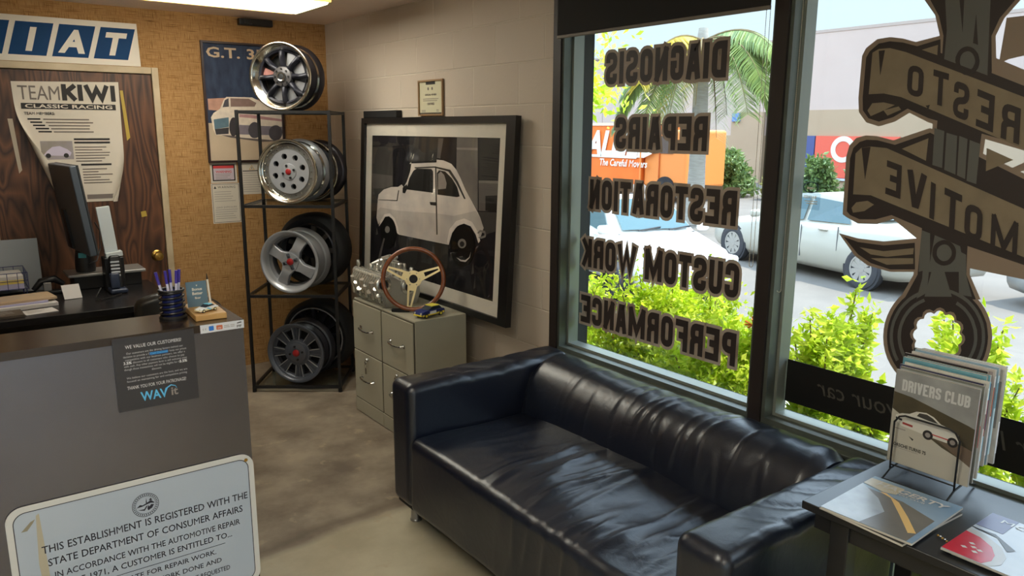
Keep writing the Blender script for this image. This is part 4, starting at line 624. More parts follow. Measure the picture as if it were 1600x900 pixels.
# third shelf: four spokes
R = .205; W_ = wheel_at('car_wheel', 'silver four-spoke wheel with red cap on the third shelf', .258, .052, LV[1]+.008+R, R, GW)
bead(R, .185, M_alloy, M_barrel, W_); lip_ring(R, .04, .166, mat('lip_satin', (182, 184, 188), .3, metal=.55), W_)
for i in range(4):
    m_ = RZ(pi/2*i+1.08); sb = MB(); vs = []; fs = []
    for r, hw, z in ((.035, .046, -.030), (.062, .038, -.022), (.085, .030, -.020), (.135, .034, -.030), (.166, .040, -.042)):
        vs += [(r, -hw, z-.03), (r, -hw, z), (r, -hw+.005, z+.003), (r, hw-.005, z+.003), (r, hw, z), (r, hw, z-.03)]
    for k in range(4):
        for j in range(5): q = k*6+j; fs.append((q, q+6, q+7, q+1))
    fs += [(0,1,2,3,4,5), tuple(reversed(range(24, 30)))]; sb.add(vs, fs, M_alloy, m_); sb.build('spoke', W_, smooth=30)
MB().poly([rrect(.105, .105, .03, 5)], -.045, -.016, M_alloy, RZ(1.08+pi/4*0)).build('hub', W_)
for i in range(4):
    a = pi/2*i+.29+.02; MB().poly(rrect(.03, .024, .004, 2), -.016, -.0145, M_gun2, RZ(a) @ T_(.040, 0, 0)).build('bolt_pocket', W_)
nuts(W_, .040, 4, -.014, M_chrome, .006, .31); MB().lathe([(.0005, -.006), (.016, -.007), (.022, -.010), (.023, -.016)], M_cap, n=28).build('centre_cap', W_, smooth=40)
# tyred wheel behind it
def tyre(par, Ro, Ri, Wt, z0):
    c = z0-Wt/2; MB().lathe([(Ri, z0-.012), (Ri+.008, z0-.003), (Ri+(Ro-Ri)*.5, z0+.004), (Ro-.014, z0-.008), (Ro-.002, z0-.03), (Ro, c), (Ro-.002, z0-Wt+.03), (Ro-.014, z0-Wt+.008), (Ri+(Ro-Ri)*.5, z0-Wt-.004), (Ri, z0-Wt+.01)], M_tyre, n=72).build('tyre', par, smooth=40)
def spoked(par, r0, r1, n, m, z, hw, ph=0):
    for i in range(n):
        MB().poly([(r0, -hw*.7), (r1, -hw), (r1, hw), (r0, hw*.7)], z-.02, z, m, RZ(2*pi*i/n+ph)).build('spoke', par)
W_ = wheel_at('car_wheel', 'dark wheel with black tyre behind the four-spoke wheel on the third shelf', .335, .275, LV[1]+.008+.248, .248, GW); tyre(W_, .248, .178, .17, 0)
MB().lathe([(.178, -.008), (.170, -.004), (.165, -.03), (.150, -.06), (.15, -.15)], M_gun, n=56).build('rim_barrel', W_, smooth=40); spoked(W_, .04, .168, 9, mat('spoke_brown_grey', (84, 78, 74), .5, metal=.3), -.02, .016); MB().lathe([(.001, -.012), (.05, -.014), (.06, -.03)], M_gun, n=32).build('hub', W_, smooth=40); MB().lathe([(.001, -.12), (.15, -.12)], M_dkhole, n=32).build('shade_disc', W_)
# bottom shelf: graphite slotted wheel
R = .2025; W_ = wheel_at('car_wheel', 'graphite slotted wheel with red cap on the bottom shelf', .266, .052, LV[0]+.008+R, R, GW)
bead(R, .19, M_gun2, M_gun, W_); lip_ring(R, .028, .170, M_gun2, W_)
MB().lathe([(.170, -.03), (.166, -.036), (.155, -.038)], M_gun2, n=64).lathe([(.001, -.012), (.06, -.014), (.068, -.017), (.070, -.022), (.076, -.022), (.079, -.027), (.090, -.028), (.092, -.055)], M_gun2, n=64).build('hub', W_, smooth=25)
for i in range(8):
    m_ = RZ(2*pi*i/8+.03); sb = MB()
    sb.poly([(.088, -.018), (.168, -.030), (.168, .030), (.088, .018)], -.06, -.036, M_gun2, m_)
    for s_ in (-1, 1):
        for q in (.45, 1.0): sb.poly([(.088, s_*.018*q-.0022), (.168, s_*.030*q-.0022), (.168, s_*.030*q+.0022), (.088, s_*.018*q+.0022)], -.036, -.028, M_alloy if q == 1 else M_gun2, m_)
    sb.build('spoke', W_)
nuts(W_, .045, 4, -.013, M_dkhole, .007, .2); MB().lathe([(.0005, -.002), (.018, -.003), (.023, -.006), (.024, -.013)], M_cap, n=28).build('centre_cap', W_, smooth=40); MB().lathe([(.001, -.09), (.152, -.09)], M_dkhole, n=32).build('shade_disc', W_)
# tyred wheel behind it
W_ = wheel_at('car_wheel', 'black wheel with bright studs and tyre behind the graphite wheel on the bottom shelf', .345, .275, LV[0]+.008+.255, .255, GW); tyre(W_, .255, .205, .18, 0)
MB().lathe([(.206, -.002), (.203, .003), (.199, .003), (.197, -.004)], M_alloy, n=64).lathe([(.197, -.004), (.19, -.04), (.172, -.06), (.17, -.15)], M_gun, n=56).build('rim_barrel', W_, smooth=40)
spoked(W_, .05, .192, 12, M_gun, -.02, .012, .1); MB().lathe([(.001, -.012), (.055, -.014), (.065, -.03)], M_gun, n=32).build('hub', W_, smooth=40); MB().lathe([(.001, -.12), (.17, -.12)], M_dkhole, n=32).build('shade_disc', W_)
for i in range(12):
    a = 2*pi*i/12+.1+pi/12; MB().cyl((.182*cos(a), .182*sin(a), -.03), (.182*cos(a), .182*sin(a), -.008), .006, M_chrome, n=8).build('stud', W_)
# ------------------------------------------------------------ filing cabinets
M_cab = mat('cabinet_putty', (174, 170, 152), .42, noise_=((166, 162, 144), 3, .3), bump=.06, bscale=60); M_cabdk = mat('cabinet_gap', (84, 78, 64), .6); M_key = mat('key_steel', (170, 166, 156), .25, metal=1)
def cabinet(yc, label, hook):
    t = thing('filing_cabinet', label, 'cabinet', (-.292, yc, 0)); hw = .184; fx = -.168
    MB().box((fx+.012, -hw, .0), (.167, hw, .708), M_cab, bev=.004).box((fx+.004, -hw+.004, .03), (fx+.02, hw-.004, .70), M_cabdk).build('body', t)
    MB().box((fx, -hw+.001, .004), (fx+.014, hw-.001, .085), M_cab, bev=.003).build('plinth', t)
    for i, (z0, z1) in enumerate(((.091, .392), (.398, .694))):
        d = MB().box((fx, -hw+.005, z0), (fx+.018, hw-.005, z1), M_cab, bev=.004).build('drawer', t)
        hz = z0+.15; h = MB()
        h.tube([(fx-.001, .075, hz), (fx-.018, .07, hz-.002), (fx-.024, .05, hz-.006), (fx-.026, 0, hz-.008), (fx-.024, -.05, hz-.006), (fx-.018, -.07, hz-.002), (fx-.001, -.075, hz)], .005, M_chrome, 8)
        h.box((fx-.003, .062, hz-.009), (fx+.001, .088, hz+.009), M_chrome).box((fx-.003, -.088, hz-.009), (fx+.001, -.062, hz+.009), M_chrome); h.build('handle', d, smooth=40)
        if i == 0:
            MB().lathe([(.001, .012), (.009, .012), (.011, .008), (.012, 0)], M_chrome, plane_m((fx, .0, .362), (0,-1,0), (0,0,1)), 20).build('lock', d, smooth=40)
            k = MB(); kM = plane_m((fx-.016, .0, .362), (0,-1,0), (0,0,1)); k.poly([circ(.011, 16, 0, -.016), circ(.004, 10, 0, -.02)], -.001, .001, M_key, kM).box((-.003, -.008, -.001), (.003, .004, .001), M_key, kM)
            k.tube([(.011*cos(a), -.036+.013*sin(a), 0) for a in [2*pi*q/14 for q in range(14)]], .0012, M_key, 5, kM, closed=True); k.poly(rrect(.016, .036, .006, 3, .002, -.066), -.0012, .0012, M_blk if hook else M_key, kM); k.build('key_ring', d)
    return t
cabinet(-1.478, 'putty filing cabinet farther from the sofa, under the engine casting', 0); cabinet(-1.849, 'putty filing cabinet nearer the sofa, with the toy rally car on top', 1)
CT = .708
# engine casting: finned twin-bank head
M_eng = mat('cast_aluminium', (190, 188, 180), .34, metal=.6, bump=.4, bscale=60); M_eng2 = mat('bright_casting', (216, 214, 206), .24, metal=.75)
MXZ = Matrix(((1,0,0,0),(0,0,-1,0),(0,1,0,0),(0,0,0,1)))
t = thing('engine_casting', 'silver finned engine casting standing on the filing cabinet', 'engine part', (-.31, -1.45, CT+.001))
b = MB()
prof = [(-.105, 0), (.09, 0), (.115, .06), (.11, .14), (.06, .16), (0, .135), (-.06, .17), (-.115, .16), (-.135, .12), (-.13, .07)]
b.poly(prof, -.19, .20, M_eng, MXZ); b.build('block', t)
rr_ = random.Random(5)
for i in range(14):
    y = .19-.027*i; MB().poly([(-.106, .002), (-.128, .04), (-.150, .085), (-.152, .125), (-.122, .172), (-.07, .182), (-.065, .172), (-.114, .16), (-.134, .12), (-.129, .07)], y-.0035, y+.0035, M_eng2, MXZ @ Matrix.Shear('XZ', 4, (0, 0))).build('fin', t)
for i in range(9):
    y = .17-.042*i; MB().cyl((-.128, -y+.0, .03+.02*(i % 2)), (-.150, -y-.03, .075+.03*(i % 3)), .011, M_eng2, r1=.015, n=10).build('runner', t, smooth=40)
for x in (-.095, .085): MB().tube([(x, .20, .155), (x, -.17, .155)], .026, M_eng2, 16).build('cam_cover', t, smooth=40)
for x, z, r in ((-.128, .135, 1.0), (.035, .105, 1.0)):
    M_ = plane_m((x, -.222, z), (1,0,0), (0,0,1)); MB().lathe([(.001, -.03), (.046, -.03), (.048, -.004), (.044, 0), (.029, .002), (.026, -.004), (.026, -.02)], M_eng2, M_, 28).lathe([(.0005, -.006), (.026, -.006)], M_dkhole, M_, 20).build('port', t, smooth=40)
MB().poly([(-.10, 0), (.085, 0), (.11, .06), (.09, .10), (-.02, .07), (-.07, .09), (-.12, .06)], .19, .205, M_eng, MXZ).build('end_plate', t)
for q, (x, y, z0, z1, r) in enumerate(((-.10, .16, .165, .225, .011), (-.03, -.02, .14, .25, .022), (.03, -.05, .14, .24, .022), (.06, .05, .14, .215, .016), (-.06, -.13, .15, .23, .016), (.02, -.14, .12, .235, .018), (.075, -.09, .14, .22, .015), (.0, .09, .13, .205, .022), (-.07, .05, .15, .215, .014), (.05, -.19, .08, .19, .022), (.085, -.16, .12, .205, .014))):
    MB().lathe([(r*.6, z0-.02), (r*.6, z0+(z1-z0)*.4), (r, z0+(z1-z0)*.5), (r, z1-.006), (r*.7, z1), (.001, z1)], M_eng2, T_(x, y, 0), 18).build('valve_cap', t, smooth=40)
MB().tube([(-.03, -.02, .25), (-.01, -.07, .268), (.03, -.075, .258), (.05, -.03, .24)], .012, M_eng2, 10).tube([(.02, -.12, .235), (-.03, -.12, .25), (-.06, -.13, .22)], .010, M_eng2, 10).tube([(-.06, .05, .21), (-.03, .02, .235), (.0, .09, .2)], .010, M_eng2, 10).build('carburettor_pipe', t, smooth=40)
for i in range(14):
    y = -.17+.026*i; MB().cyl((.10, y, .04+.1*rr_.random()), (.128, y, .05+.1*rr_.random()), .007, M_eng2, n=8).build('bolt', t)
# wooden steering wheel
M_mahog = mat('varnished_wood', (150, 84, 46), .25, noise_=((112, 58, 32), 26, .2), stretch=(1,1,3), coat=.5); M_spk = mat('champagne_metal', (222, 206, 160), .28, metal=.95)
sx_ = Vector((.80, -.60, 0)); sup = (Vector((.0, .0, 1))+Vector((.12, .16, 0))).normalized()
swm = plane_m((-.330, -1.815, CT+.168+.014), sx_, sup); t = thing('steering_wheel', 'wood-rimmed three-spoke steering wheel leaning on the engine casting', 'steering wheel', M=swm)
MB().tube([(.168*cos(a), .168*sin(a), 0) for a in [2*pi*i/56 for i in range(56)]], .0125, M_mahog, 14, closed=True).build('rim', t, smooth=60)
MB().poly([circ(.047, 40), circ(.024, 28)], -.004, .002, M_spk).build('hub_plate', t); MB().lathe([(.0005, -.006), (.024, -.006), (.025, -.012)], M_dkhole, n=24).build('hub_boss', t)
for i in range(6):
    a = 2*pi*i/6; MB().cyl((.036*cos(a), .036*sin(a), .001), (.036*cos(a), .036*sin(a), .005), .0035, M_chrome, n=8).build('hub_screw', t)
for a in (RD(22), RD(158), RD(262)):
    MB().poly([[(.040, -.026), (.085, -.022), (.168, -.012), (.168, .012), (.085, .022), (.040, .026)], [(.066, -.012), (.066, .012), (.082, .011), (.148, .0035), (.148, -.0035), (.082, -.011)]], -.0035, .0005, M_spk, RZ(a)).build('spoke', t)
# small model cars
def model_car(name, label, M, L, c1, c2, roofc, stripe, wc, boxy=True, txt=''):
    t = thing(name, label, 'toy car', M=M); k = L/.18; W_ = .036*k
    m1, m2, m3 = P(c1, .3), P(c2, .3), P(roofc, .3); gl = mat('model_glass', (50, 58, 70), .15)
    prof = [(-.088,.014), (-.088,.030), (-.080,.038), (-.045,.041), (-.036,.042), (.030,.042), (.062,.040), (.084,.036), (.090,.026), (.088,.012)] if boxy else [(-.088,.014), (-.090,.032), (-.070,.042), (-.03,.042), (.03,.038), (.07,.030), (.089,.020), (.089,.011)]
    Mx = Matrix(((1,0,0,0),(0,0,-1,0),(0,1,0,0),(0,0,0,1)))
    MB().poly([(x*k, z*k) for x, z in prof], -W_, W_, m1, Mx).build('body', t)
    gh = [(-.070,.041), (-.050,.058), (.004,.060), (.036,.042)] if boxy else [(-.066,.040), (-.036,.056), (.0,.056), (.036,.038)]
    g = MB(); g.poly([(x*k, z*k) for x, z in gh], -W_*.86, W_*.86, gl, Mx); g.build('windows', t)
    MB().box((gh[1][0]*k-.002*k, -W_*.8, gh[1][1]*k-.001*k), (gh[2][0]*k+.002*k, W_*.8, gh[2][1]*k+.003*k), m3, bev=.001*k).build('roof', t)
    for s_ in (-1, 1):
        d = MB(); F = Matrix(((1,0,0,0),(0,0,-s_,0),(0,1,0,0),(0,0,0,1))); d.poly([(x*k, z*k) for x, z in ((-.085,.013), (-.085,.024), (.088,.022), (.088,.013))], W_, W_+.0006*k, m2, F)
        d.poly([(x*k, z*k) for x, z in stripe], W_+.0006*k, W_+.001*k, P(wc), F)
        if txt: d.text(txt, .016*k, M_signw, F @ T_(0, .024*k, W_+.0014*k), bold=1)
        d.build('side_marking', t)
        for x in (-.055, .058):
            MB().cyl((x*k, s_*(W_-.006*k), .013*k), (x*k, s_*(W_+.003*k), .013*k), .0135*k, M_tyre, n=18).cyl((x*k, s_*(W_+.003*k), .013*k), (x*k, s_*(W_+.0035*k), .013*k), .008*k, P(c2, .3), n=12).build('wheel', t)
    MB().box((.086*k, -W_*.9, .014*k), (.094*k, W_*.9, .021*k), m2, bev=.001*k).build('bumper', t)
    for s_ in (-1, 1): MB().cyl((.086*k, s_*W_*.7, .028*k), (.0915*k, s_*W_*.7, .028*k), .006*k, M_signw, n=10).build('headlight', t)
    return t
def heading(p, a): return T_(*p) @ RZ(a)
model_car('toy_car', 'blue and yellow toy rally car on the filing cabinet', heading((-.318, -1.963, CT+.001), RD(193)), .17, (34, 44, 104), (226, 206, 70), (224, 208, 80), [(-.02,.02),(-.02,.036),(.03,.036),(.03,.02)], (230, 230, 230), True)
tag(MB().box((-.05, -.014, 0), (.05, .014, .016), M_blkmat, bev=.003).build('plastic_block', loc=(-.40, -1.79, CT+.001)), 'flat black block on the cabinet under the steering wheel rim', 'block'); bpy.data.objects['plastic_block'].rotation_euler = (0, 0, RD(-40))

# ------------------------------------------------------------ reception counter
M_ctr = mat('counter_metal', (126, 122, 126), .27, metal=.85, noise_=((110, 107, 114), 2.2, .1), bump=.05, bscale=4); M_top = mat('counter_top', (46, 35, 29), .2, noise_=((60, 48, 40), 3, .3), bump=.03, bscale=12)
CX1, CY0, CZ = -1.641, -3.042, 1.10
t = thing('reception_counter', 'dark metal reception counter with a glossy brown ledge', 'counter', (-2.6, -2.9, 0)); o = T_(2.6, 2.9, 0)
MB().box((-3.7, CY0+.004, 0), (CX1-.002, CY0+.03, CZ-.024), M_ctr, o).build('front_panel', t); MB().box((CX1-.024, CY0+.03, 0), (CX1-.002, -2.345, CZ-.024), M_ctr, o).build('end_panel', t)
MB().poly([(-3.7, CY0), (CX1, CY0), (CX1, -2.342), (CX1-.095, -2.342), (CX1-.095, -2.812), (-3.7, -2.812)], CZ-.024, CZ, M_top, o).build('counter_top', t)
CF = lambda x, z, d=0: plane_m((x, CY0+.004-d, z), (1,0,0), (0,0,1))
# customer notice
M_note = mat('dark_notice', (58, 56, 60), .3); M_nt = mat('notice_white', (222, 222, 226), .5); M_cyan = mat('notice_blue', (96, 186, 236), .4); M_cy2 = mat('notice_deep_blue', (40, 110, 180), .5)
b = MB(); F = CF(-2.026, .868, .006); b.poly(rect(0, 0, .229, .226), -.003, .0005, M_note, F); F = F @ T_(0, 0, .0007)
b.text('WE VALUE OUR CUSTOMERS!', .0150, M_nt, F @ T_(.112, .192, 0), width=.158, z=0)
M_nt2 = mat('notice_text', (190, 190, 194), .5)
for i, (s_, k) in enumerate((('Our customers are the driving factors behind our', .9), ('decision to provide a Cash Discount. To keep our prices', 1), ('competitive with our business partners, we offer a', .95), ('3.5% discount to all customers who choose to pay', .92), ('with cash. Any other payment form is still welcome even', 1), ('though those transactions will not be eligible for the 3.5%', 1), ('discount.', .16))):
    b.text(s_, .0088, M_nt2, F @ T_(.114, .1745-i*.0098, 0), width=.178*k, z=0)
b.poly(rect(.098, .1625, .150, .1712), .0001, .0002, M_cy2, F); b.text('Cash Discount', .0088, M_cyan, F @ T_(.124, .1647, .0003), width=.048, z=0); b.text('3.5%', .0118, M_nt, F @ T_(.024, .1445, .0002), al='l', bold=1, z=0); b.text('3.5%', .0118, M_nt, F @ T_(.180, .1245, .0002), al='l', bold=1, z=0)
for i, s_ in enumerate(('We believe our customers are the best, and we are', 'focused on maintaining fair and competitive pricing.')): b.text(s_, .0088, M_nt2, F @ T_(.115, .0985-i*.0102, 0), width=.172, z=0)
b.text('THANK YOU FOR YOUR PATRONAGE!', .0150, M_nt, F @ T_(.112, .0655, 0), width=.168, z=0)
b.text('WAV', .040, M_cyan, F @ T_(.064, .024, .0003), al='l', bold=1, width=.074, shear=-.05); b.text('it', .036, M_grey, F @ T_(.148, .026, .0003), al='l', bold=1)
b.tube([(.128, .030, .001), (.138, .052, .001), (.15, .0585, .001), (.162, .054, .001), (.166, .046, .001)], [.0022, .0022, .0018, .0012, .0006], M_cyan, 5, F)
tag(b.build('counter_notice'), 'dark customer discount notice taped to the front of the counter', 'sign')
# card payment label
b = MB(); F = CF(-1.777, 1.073, .0055); b.poly(rect(0, 0, .135, .0265), 0, .001, mat('label_white', (214, 216, 224), .4), F); F = F @ T_(0, 0, .0012)
for x in (.006, .013): b.text('*' if 0 else 'c', .012, M_inkg, F @ T_(x, .010, 0), al='l')
b.poly(rrect(.015, .015, .002, 2, .033, .013), 0, .0003, mat('label_blue', (52, 118, 206), .4), F); b.poly(rrect(.019, .014, .002, 2, .058, .013), 0, .0003, mat('label_orange', (204, 110, 76), .4), F)
b.text('pay', .008, M_nt, F @ T_(.058, .010, .0006)); b.lines(.072, .015, .018, 2, .005, .0018, M_grey, F, jag=.2); b.lines(.092, .015, .015, 2, .005, .0018, M_grey, F, jag=.2); b.poly([(.112,.017),(.128,.019),(.126,.022),(.114,.020)], 0, .0003, M_ink, F); b.text('pay', .011, M_ink, F @ T_(.119, .007, 0), bold=1)
tag(b.build('payment_label'), 'long white payment card label on the edge of the counter top', 'label')
# registration sign
t = MB(); F = CF(-2.342, .17, .004); W_, H_ = .70, .475
M_reg = mat('enamel_white', (184, 195, 211), .3, noise_=((177, 189, 206), 3, .2)); M_rim = mat('enamel_border', (214, 214, 214), .35); M_dkb = mat('enamel_ink', (44, 44, 58), .5)
z0 = 0
t.poly([rrect(W_, H_, .045, 8, W_/2, H_/2), rrect(W_-.034, H_-.034, .034, 8, W_/2, H_/2)], 0, .003, M_rim, F); t.poly([rrect(W_-.034, H_-.034, .034, 8, W_/2, H_/2), rrect(W_-.039, H_-.039, .032, 8, W_/2, H_/2)], 0, .0031, M_dkb, F); t.poly(rrect(W_-.039, H_-.039, .032, 8, W_/2, H_/2), 0, .003, M_reg, F)
F = F @ T_(0, 0, .0034)
cx_, cy_ = .362, .386
for r0, r1 in ((.0385, .0370), (.0295, .0285)): t.poly([circ(r0, 40, cx_, cy_), circ(r1, 40, cx_, cy_)], 0, .0004, M_dkb, F)
for i in range(34):
    a = 2*pi*i/34; t.poly(rect(-.0012, .031, .0012, .0352), 0, .0004, M_dkb, F @ T_(cx_, cy_, 0) @ RZ(a))
for pts in ([(-.026,-.004),(-.016,.004),(-.008,.001),(.004,.006),(.016,.012),(.024,.004),(.026,.0),(.014,.003),(.004,.001),(-.010,-.003)], [(-.022,-.012),(-.004,-.018),(.006,-.004),(.002,-.004),(-.005,-.013)], [(.006,-.02),(.018,-.014),(.024,-.004),(.016,-.002),(.010,-.008),(.008,-.002),(.004,-.012)], [(.001,.006),(.003,.022),(.0045,.006)], [(.010,.012),(.016,.020),(.02,.012)]):
    t.poly([(cx_+x, cy_+y) for x, y in pts], 0, .0004, M_dkb, F)
for s, sz, xx, yy, ww in (('THIS ESTABLISHMENT IS REGISTERED WITH THE', .036, .376, .317, .595), ('STATE DEPARTMENT OF CONSUMER AFFAIRS', .035, .372, .274, .565), ('IN ACCORDANCE WITH THE AUTOMOTIVE REPAIR', .030, .372, .232, .54), ('ACT OF 1971, A CUSTOMER IS ENTITLED TO...', .030, .352, .196, .525)):
    t.text(s, sz*.93, M_dkb, F @ T_(xx, yy, 0), width=ww, bold=3)
t.poly(rect(.10, .178, .59, .1795), 0, .0004, M_dkb, F)
for s, yy, ww in (('A WRITTEN ESTIMATE FOR REPAIR WORK.', .150, .46), ('A DETAILED INVOICE OF WORK DONE AND', .116, .475), ('PARTS SUPPLIED. RETURN OF REPLACED PARTS, IF REQUESTED', .080, .50)): t.text(s, .023, M_dkb, F @ T_(.10, yy, 0), al='l', width=ww, bold=3)
t.poly(circ(.006, 14, .676, .452), 0, .0012, M_brass, F)
t.poly([(.068,.29),(.075,.44),(.083,.445),(.090,.28),(.096,.06),(.082,.06)], 0, .0003, mat('old_glue', (188, 180, 160), .5), F)
t.poly([(.035,.40),(.06,.425),(.072,.43),(.066,.42),(.05,.40)], 0, .0003, mat('old_glue_dark', (150, 142, 124), .5), F)
tag(t.build('registration_sign'), 'white enamel registration sign with rounded corners on the counter front', 'sign')
# pen cup: coil spring round a blue mug
t = thing('pen_cup', 'dark coil spring pen cup standing on the counter', 'pen holder', (-1.822, -2.905, CZ))
MB().lathe([(.001, .003), (.030, .003), (.030, .092), (.027, .092), (.027, .008), (.001, .008)], mat('mug_blue', (34, 44, 110), .2), n=28).build('liner', t, smooth=40)
MB().lathe([(.001, 0), (.042, 0), (.042, .008), (.036, .014)], M_blk, n=28).build('base', t, smooth=40)
MB().tube([(.0355*cos(a), .0355*sin(a), .012+.082*a/(2*pi*5)) for a in [2*pi*5*i/110 for i in range(111)]], .0045, mat('spring_black', (24, 24, 30), .2), 8).build('coil_spring', t, smooth=60)
MB().tube([(.037*cos(a), .037*sin(a), .095) for a in [2*pi*i/28 for i in range(28)]], .004, M_blk, 8, closed=True).build('rim', t, smooth=60)
M_pen = mat('pen_clear', (206, 204, 226), .25); M_penb = mat('pen_violet', (64, 50, 150), .3)
for i, (x, y, lx, ly, lb) in enumerate(((-.012, .003, -.030, 0, 'clear pen with violet cap leaning farthest left in the cup'), (-.004, -.006, -.010, .004, 'clear pen with violet cap second from left in the cup'), (.004, .008, .0, .01, 'clear pen standing upright in the middle of the cup'), (.008, -.006, .010, -.004, 'clear pen with violet cap leaning right at the front of the cup'), (.015, .002, .016, .006, 'clear pen farthest right in the cup'))):
    p0 = Vector((-1.822+x, -2.905+y, CZ+.012)); d = Vector((lx, ly, .148)).normalized()
    t = thing('ballpoint_pen', lb, 'pen', p0, group='pens in the spring cup'); MB().cyl((0,0,0), d*.105, .0042, M_pen, n=8).build('barrel', t, smooth=40); MB().cyl(d*.105, d*.147, .0048, M_penb, n=8).build('cap', t, smooth=40); MB().cyl(d*.005, d*.10, .0018, M_penb, n=6).build('refill', t)
# wooden card stand
M_oak = mat('pale_wood', (206, 164, 104), .5, noise_=((186, 142, 84), 9, .2), stretch=(1,6,1)); BZ = CZ+.02
bm_ = T_(-1.722, -2.893, CZ) @ RZ(RD(-3)); t = tag(MB().box((-.048, -.10, 0), (.048, .095, .02), M_oak, bev=.003).build('card_stand', M=bm_), 'pale wooden card stand block on the end of the counter', 'card holder')
b = MB(); F = plane_m((-1.765, -2.862, BZ+.0005), (1, .02, 0), (0, .14, 1)); b.poly(rect(0, 0, .066, .084), 0, .0012, mat('card_slate_blue', (92, 118, 134), .5), F)
for i, (s, sz) in enumerate((('v', .010), ('Bonus', .013), ('Better', .013), ('finer', .010))): b.text(s, sz, M_signw, F @ T_(.034, .068-i*.014, .0014), bold=1)
tag(b.build('greeting_card'), 'slate blue card with white script standing in the wooden block', 'card')
t = thing('stand_pen', 'slim white pen standing at the right of the blue card', 'pen', (-1.692, -2.862, BZ)); MB().cyl((0,0,.0), (-.004, .006, .088), .0035, M_signw, n=10).build('barrel', t, smooth=40); MB().cyl((-.004,.006,.088), (-.0045,.0065,.108), .003, M_ink, r1=.001, n=10).build('tip', t, smooth=40)
model_car('toy_car', 'small white and pale blue toy race car on the wooden card stand', heading((-1.728, -2.943, BZ+.0005), RD(206)), .072, (226, 230, 232), (222, 206, 150), (96, 190, 226), [(-.03,.016),(.01,.036),(.03,.034),(-.005,.016)], (96, 190, 226), False)

# ------------------------------------------------------------ desk and what stands on it
M_desk = mat('desk_black', (30, 28, 29), .25, bump=.02); DZ = .75
t = thing('office_desk', 'black office desk behind the counter', 'desk', (-2.4, -.62, 0)); o = T_(2.4, .62, 0)
MB().box((-3.5, -.99, DZ-.035), (-1.375, -.22, DZ), M_desk, o, bev=.003).build('desktop', t)
for x in (-3.46, -1.42): MB().box((x, -.93, 0), (x+.035, -.25, DZ-.036), M_desk, o).build('side_panel', t)
MB().box((-3.42, -.28, .2), (-1.425, -.26, DZ-.036), M_desk, o).build('modesty_panel', t)
M_mon = mat('monitor_grey', (52, 52, 54), .4); M_monb = mat('monitor_edge', (84, 90, 98), .35, metal=.3)
mm = plane_m((-1.690, -.60, .985), (-.10, 1, 0), (-.115, 0, 1))    # x along the screen, y up
t = thing('computer_monitor', 'dark computer monitor seen nearly edge-on on the desk', 'monitor', M=T_(-1.68, -.25, DZ+.0965))
ml = T_(1.68, .25, -DZ-.0965) @ mm
MB().box((0, 0, -.045), (.50, .515, -.006), M_monb, ml, bev=.008).build('housing', t); MB().poly([rect(0, 0, .50, .515), rect(.02, .075, .48, .445)], -.006, .003, M_mon, ml).build('bezel', t); MB().box((.02, .075, -.006), (.48, .445, -.001), mat('screen_dark', (74, 68, 64), .25), ml).build('screen', t)
MB().box((.31, .02, -.06), (.37, .25, -.045), M_blk, ml).build('neck', t); MB().lathe([(.001, 0), (.052, 0), (.056, .02), (.052, .09), (.042, .15), (.02, .20), (.001, .20)], M_blk, T_(-.04, -.01, 0), 28).box((-.03, -.01, .16), (.02, .03, .24), M_blk).build('base', t, smooth=40); MB().poly(rrect(.042, .03, .003, 3), 0, .003, mat('teal_display', (60, 156, 172), .3), plane_m((-.058, -.064, .105), (.92, -.35, 0), (.06, .14, 1))).build('teal_label', t)
M_silver = mat('laptop_silver', (160, 158, 156), .35, metal=.5)
t = thing('monitor_riser', 'low silver board on a black block carrying the monitor', 'stand', (-1.63, -.25, DZ)); MB().box((-.20, -.115, .078), (.225, .115, .096), M_silver, bev=.005).build('board', t); MB().box((-.17, -.09, 0), (.20, .09, .0775), M_blk, bev=.004).build('block', t)
t = thing('cordless_phone', 'black cordless phone upright in its navy cradle on the desk', 'phone', (-1.605, -.56, DZ)); M_navy = mat('navy_plastic', (44, 52, 72), .35)
MB().box((-.045, -.045, 0), (.05, .06, .03), M_navy, bev=.012).build('cradle', t, smooth=40); MB().box((-.038, -.042, .03), (.012, .0, .12), M_navy, RX(RD(-4)), bev=.008).build('cradle_back', t, smooth=40)
hm = T_(.005, .01, .02) @ RX(RD(-10)); MB().rbox((0, 0, .10), (.062, .03, .20), .0148, M_blk, hm, k=4, m_=4).build('handset', t, smooth=60)
kp = MB()
for i in range(5):
    for j in range(3): kp.box((-.021+.016*j-.006, -.0175, .075+i*.02), (-.021+.016*j+.006+.004, -.0145, .085+i*.02), M_alloy, hm, bev=.001)
kp.build('keypad', t)
t = thing('white_router', 'white upright box standing behind the cordless phone', 'router', (-1.60, -.45, DZ+.20)); bm2 = RY(RD(-5))
MB().box((-.036, -.012, .03), (.036, .012, .30), mat('router_white', (198, 204, 206), .4), bm2, bev=.004).build('case', t); MB().box((-.036, -.03, .0), (.056, .03, .03), mat('router_white', (198,204,206)), bm2, bev=.004).build('foot', t)
tag(MB().box((-.05, -.05, 0), (.055, .06, .1985), M_blk, bev=.005).build('router_stand', loc=(-1.60, -.44, DZ+.0005)), 'black block under the white router', 'stand')
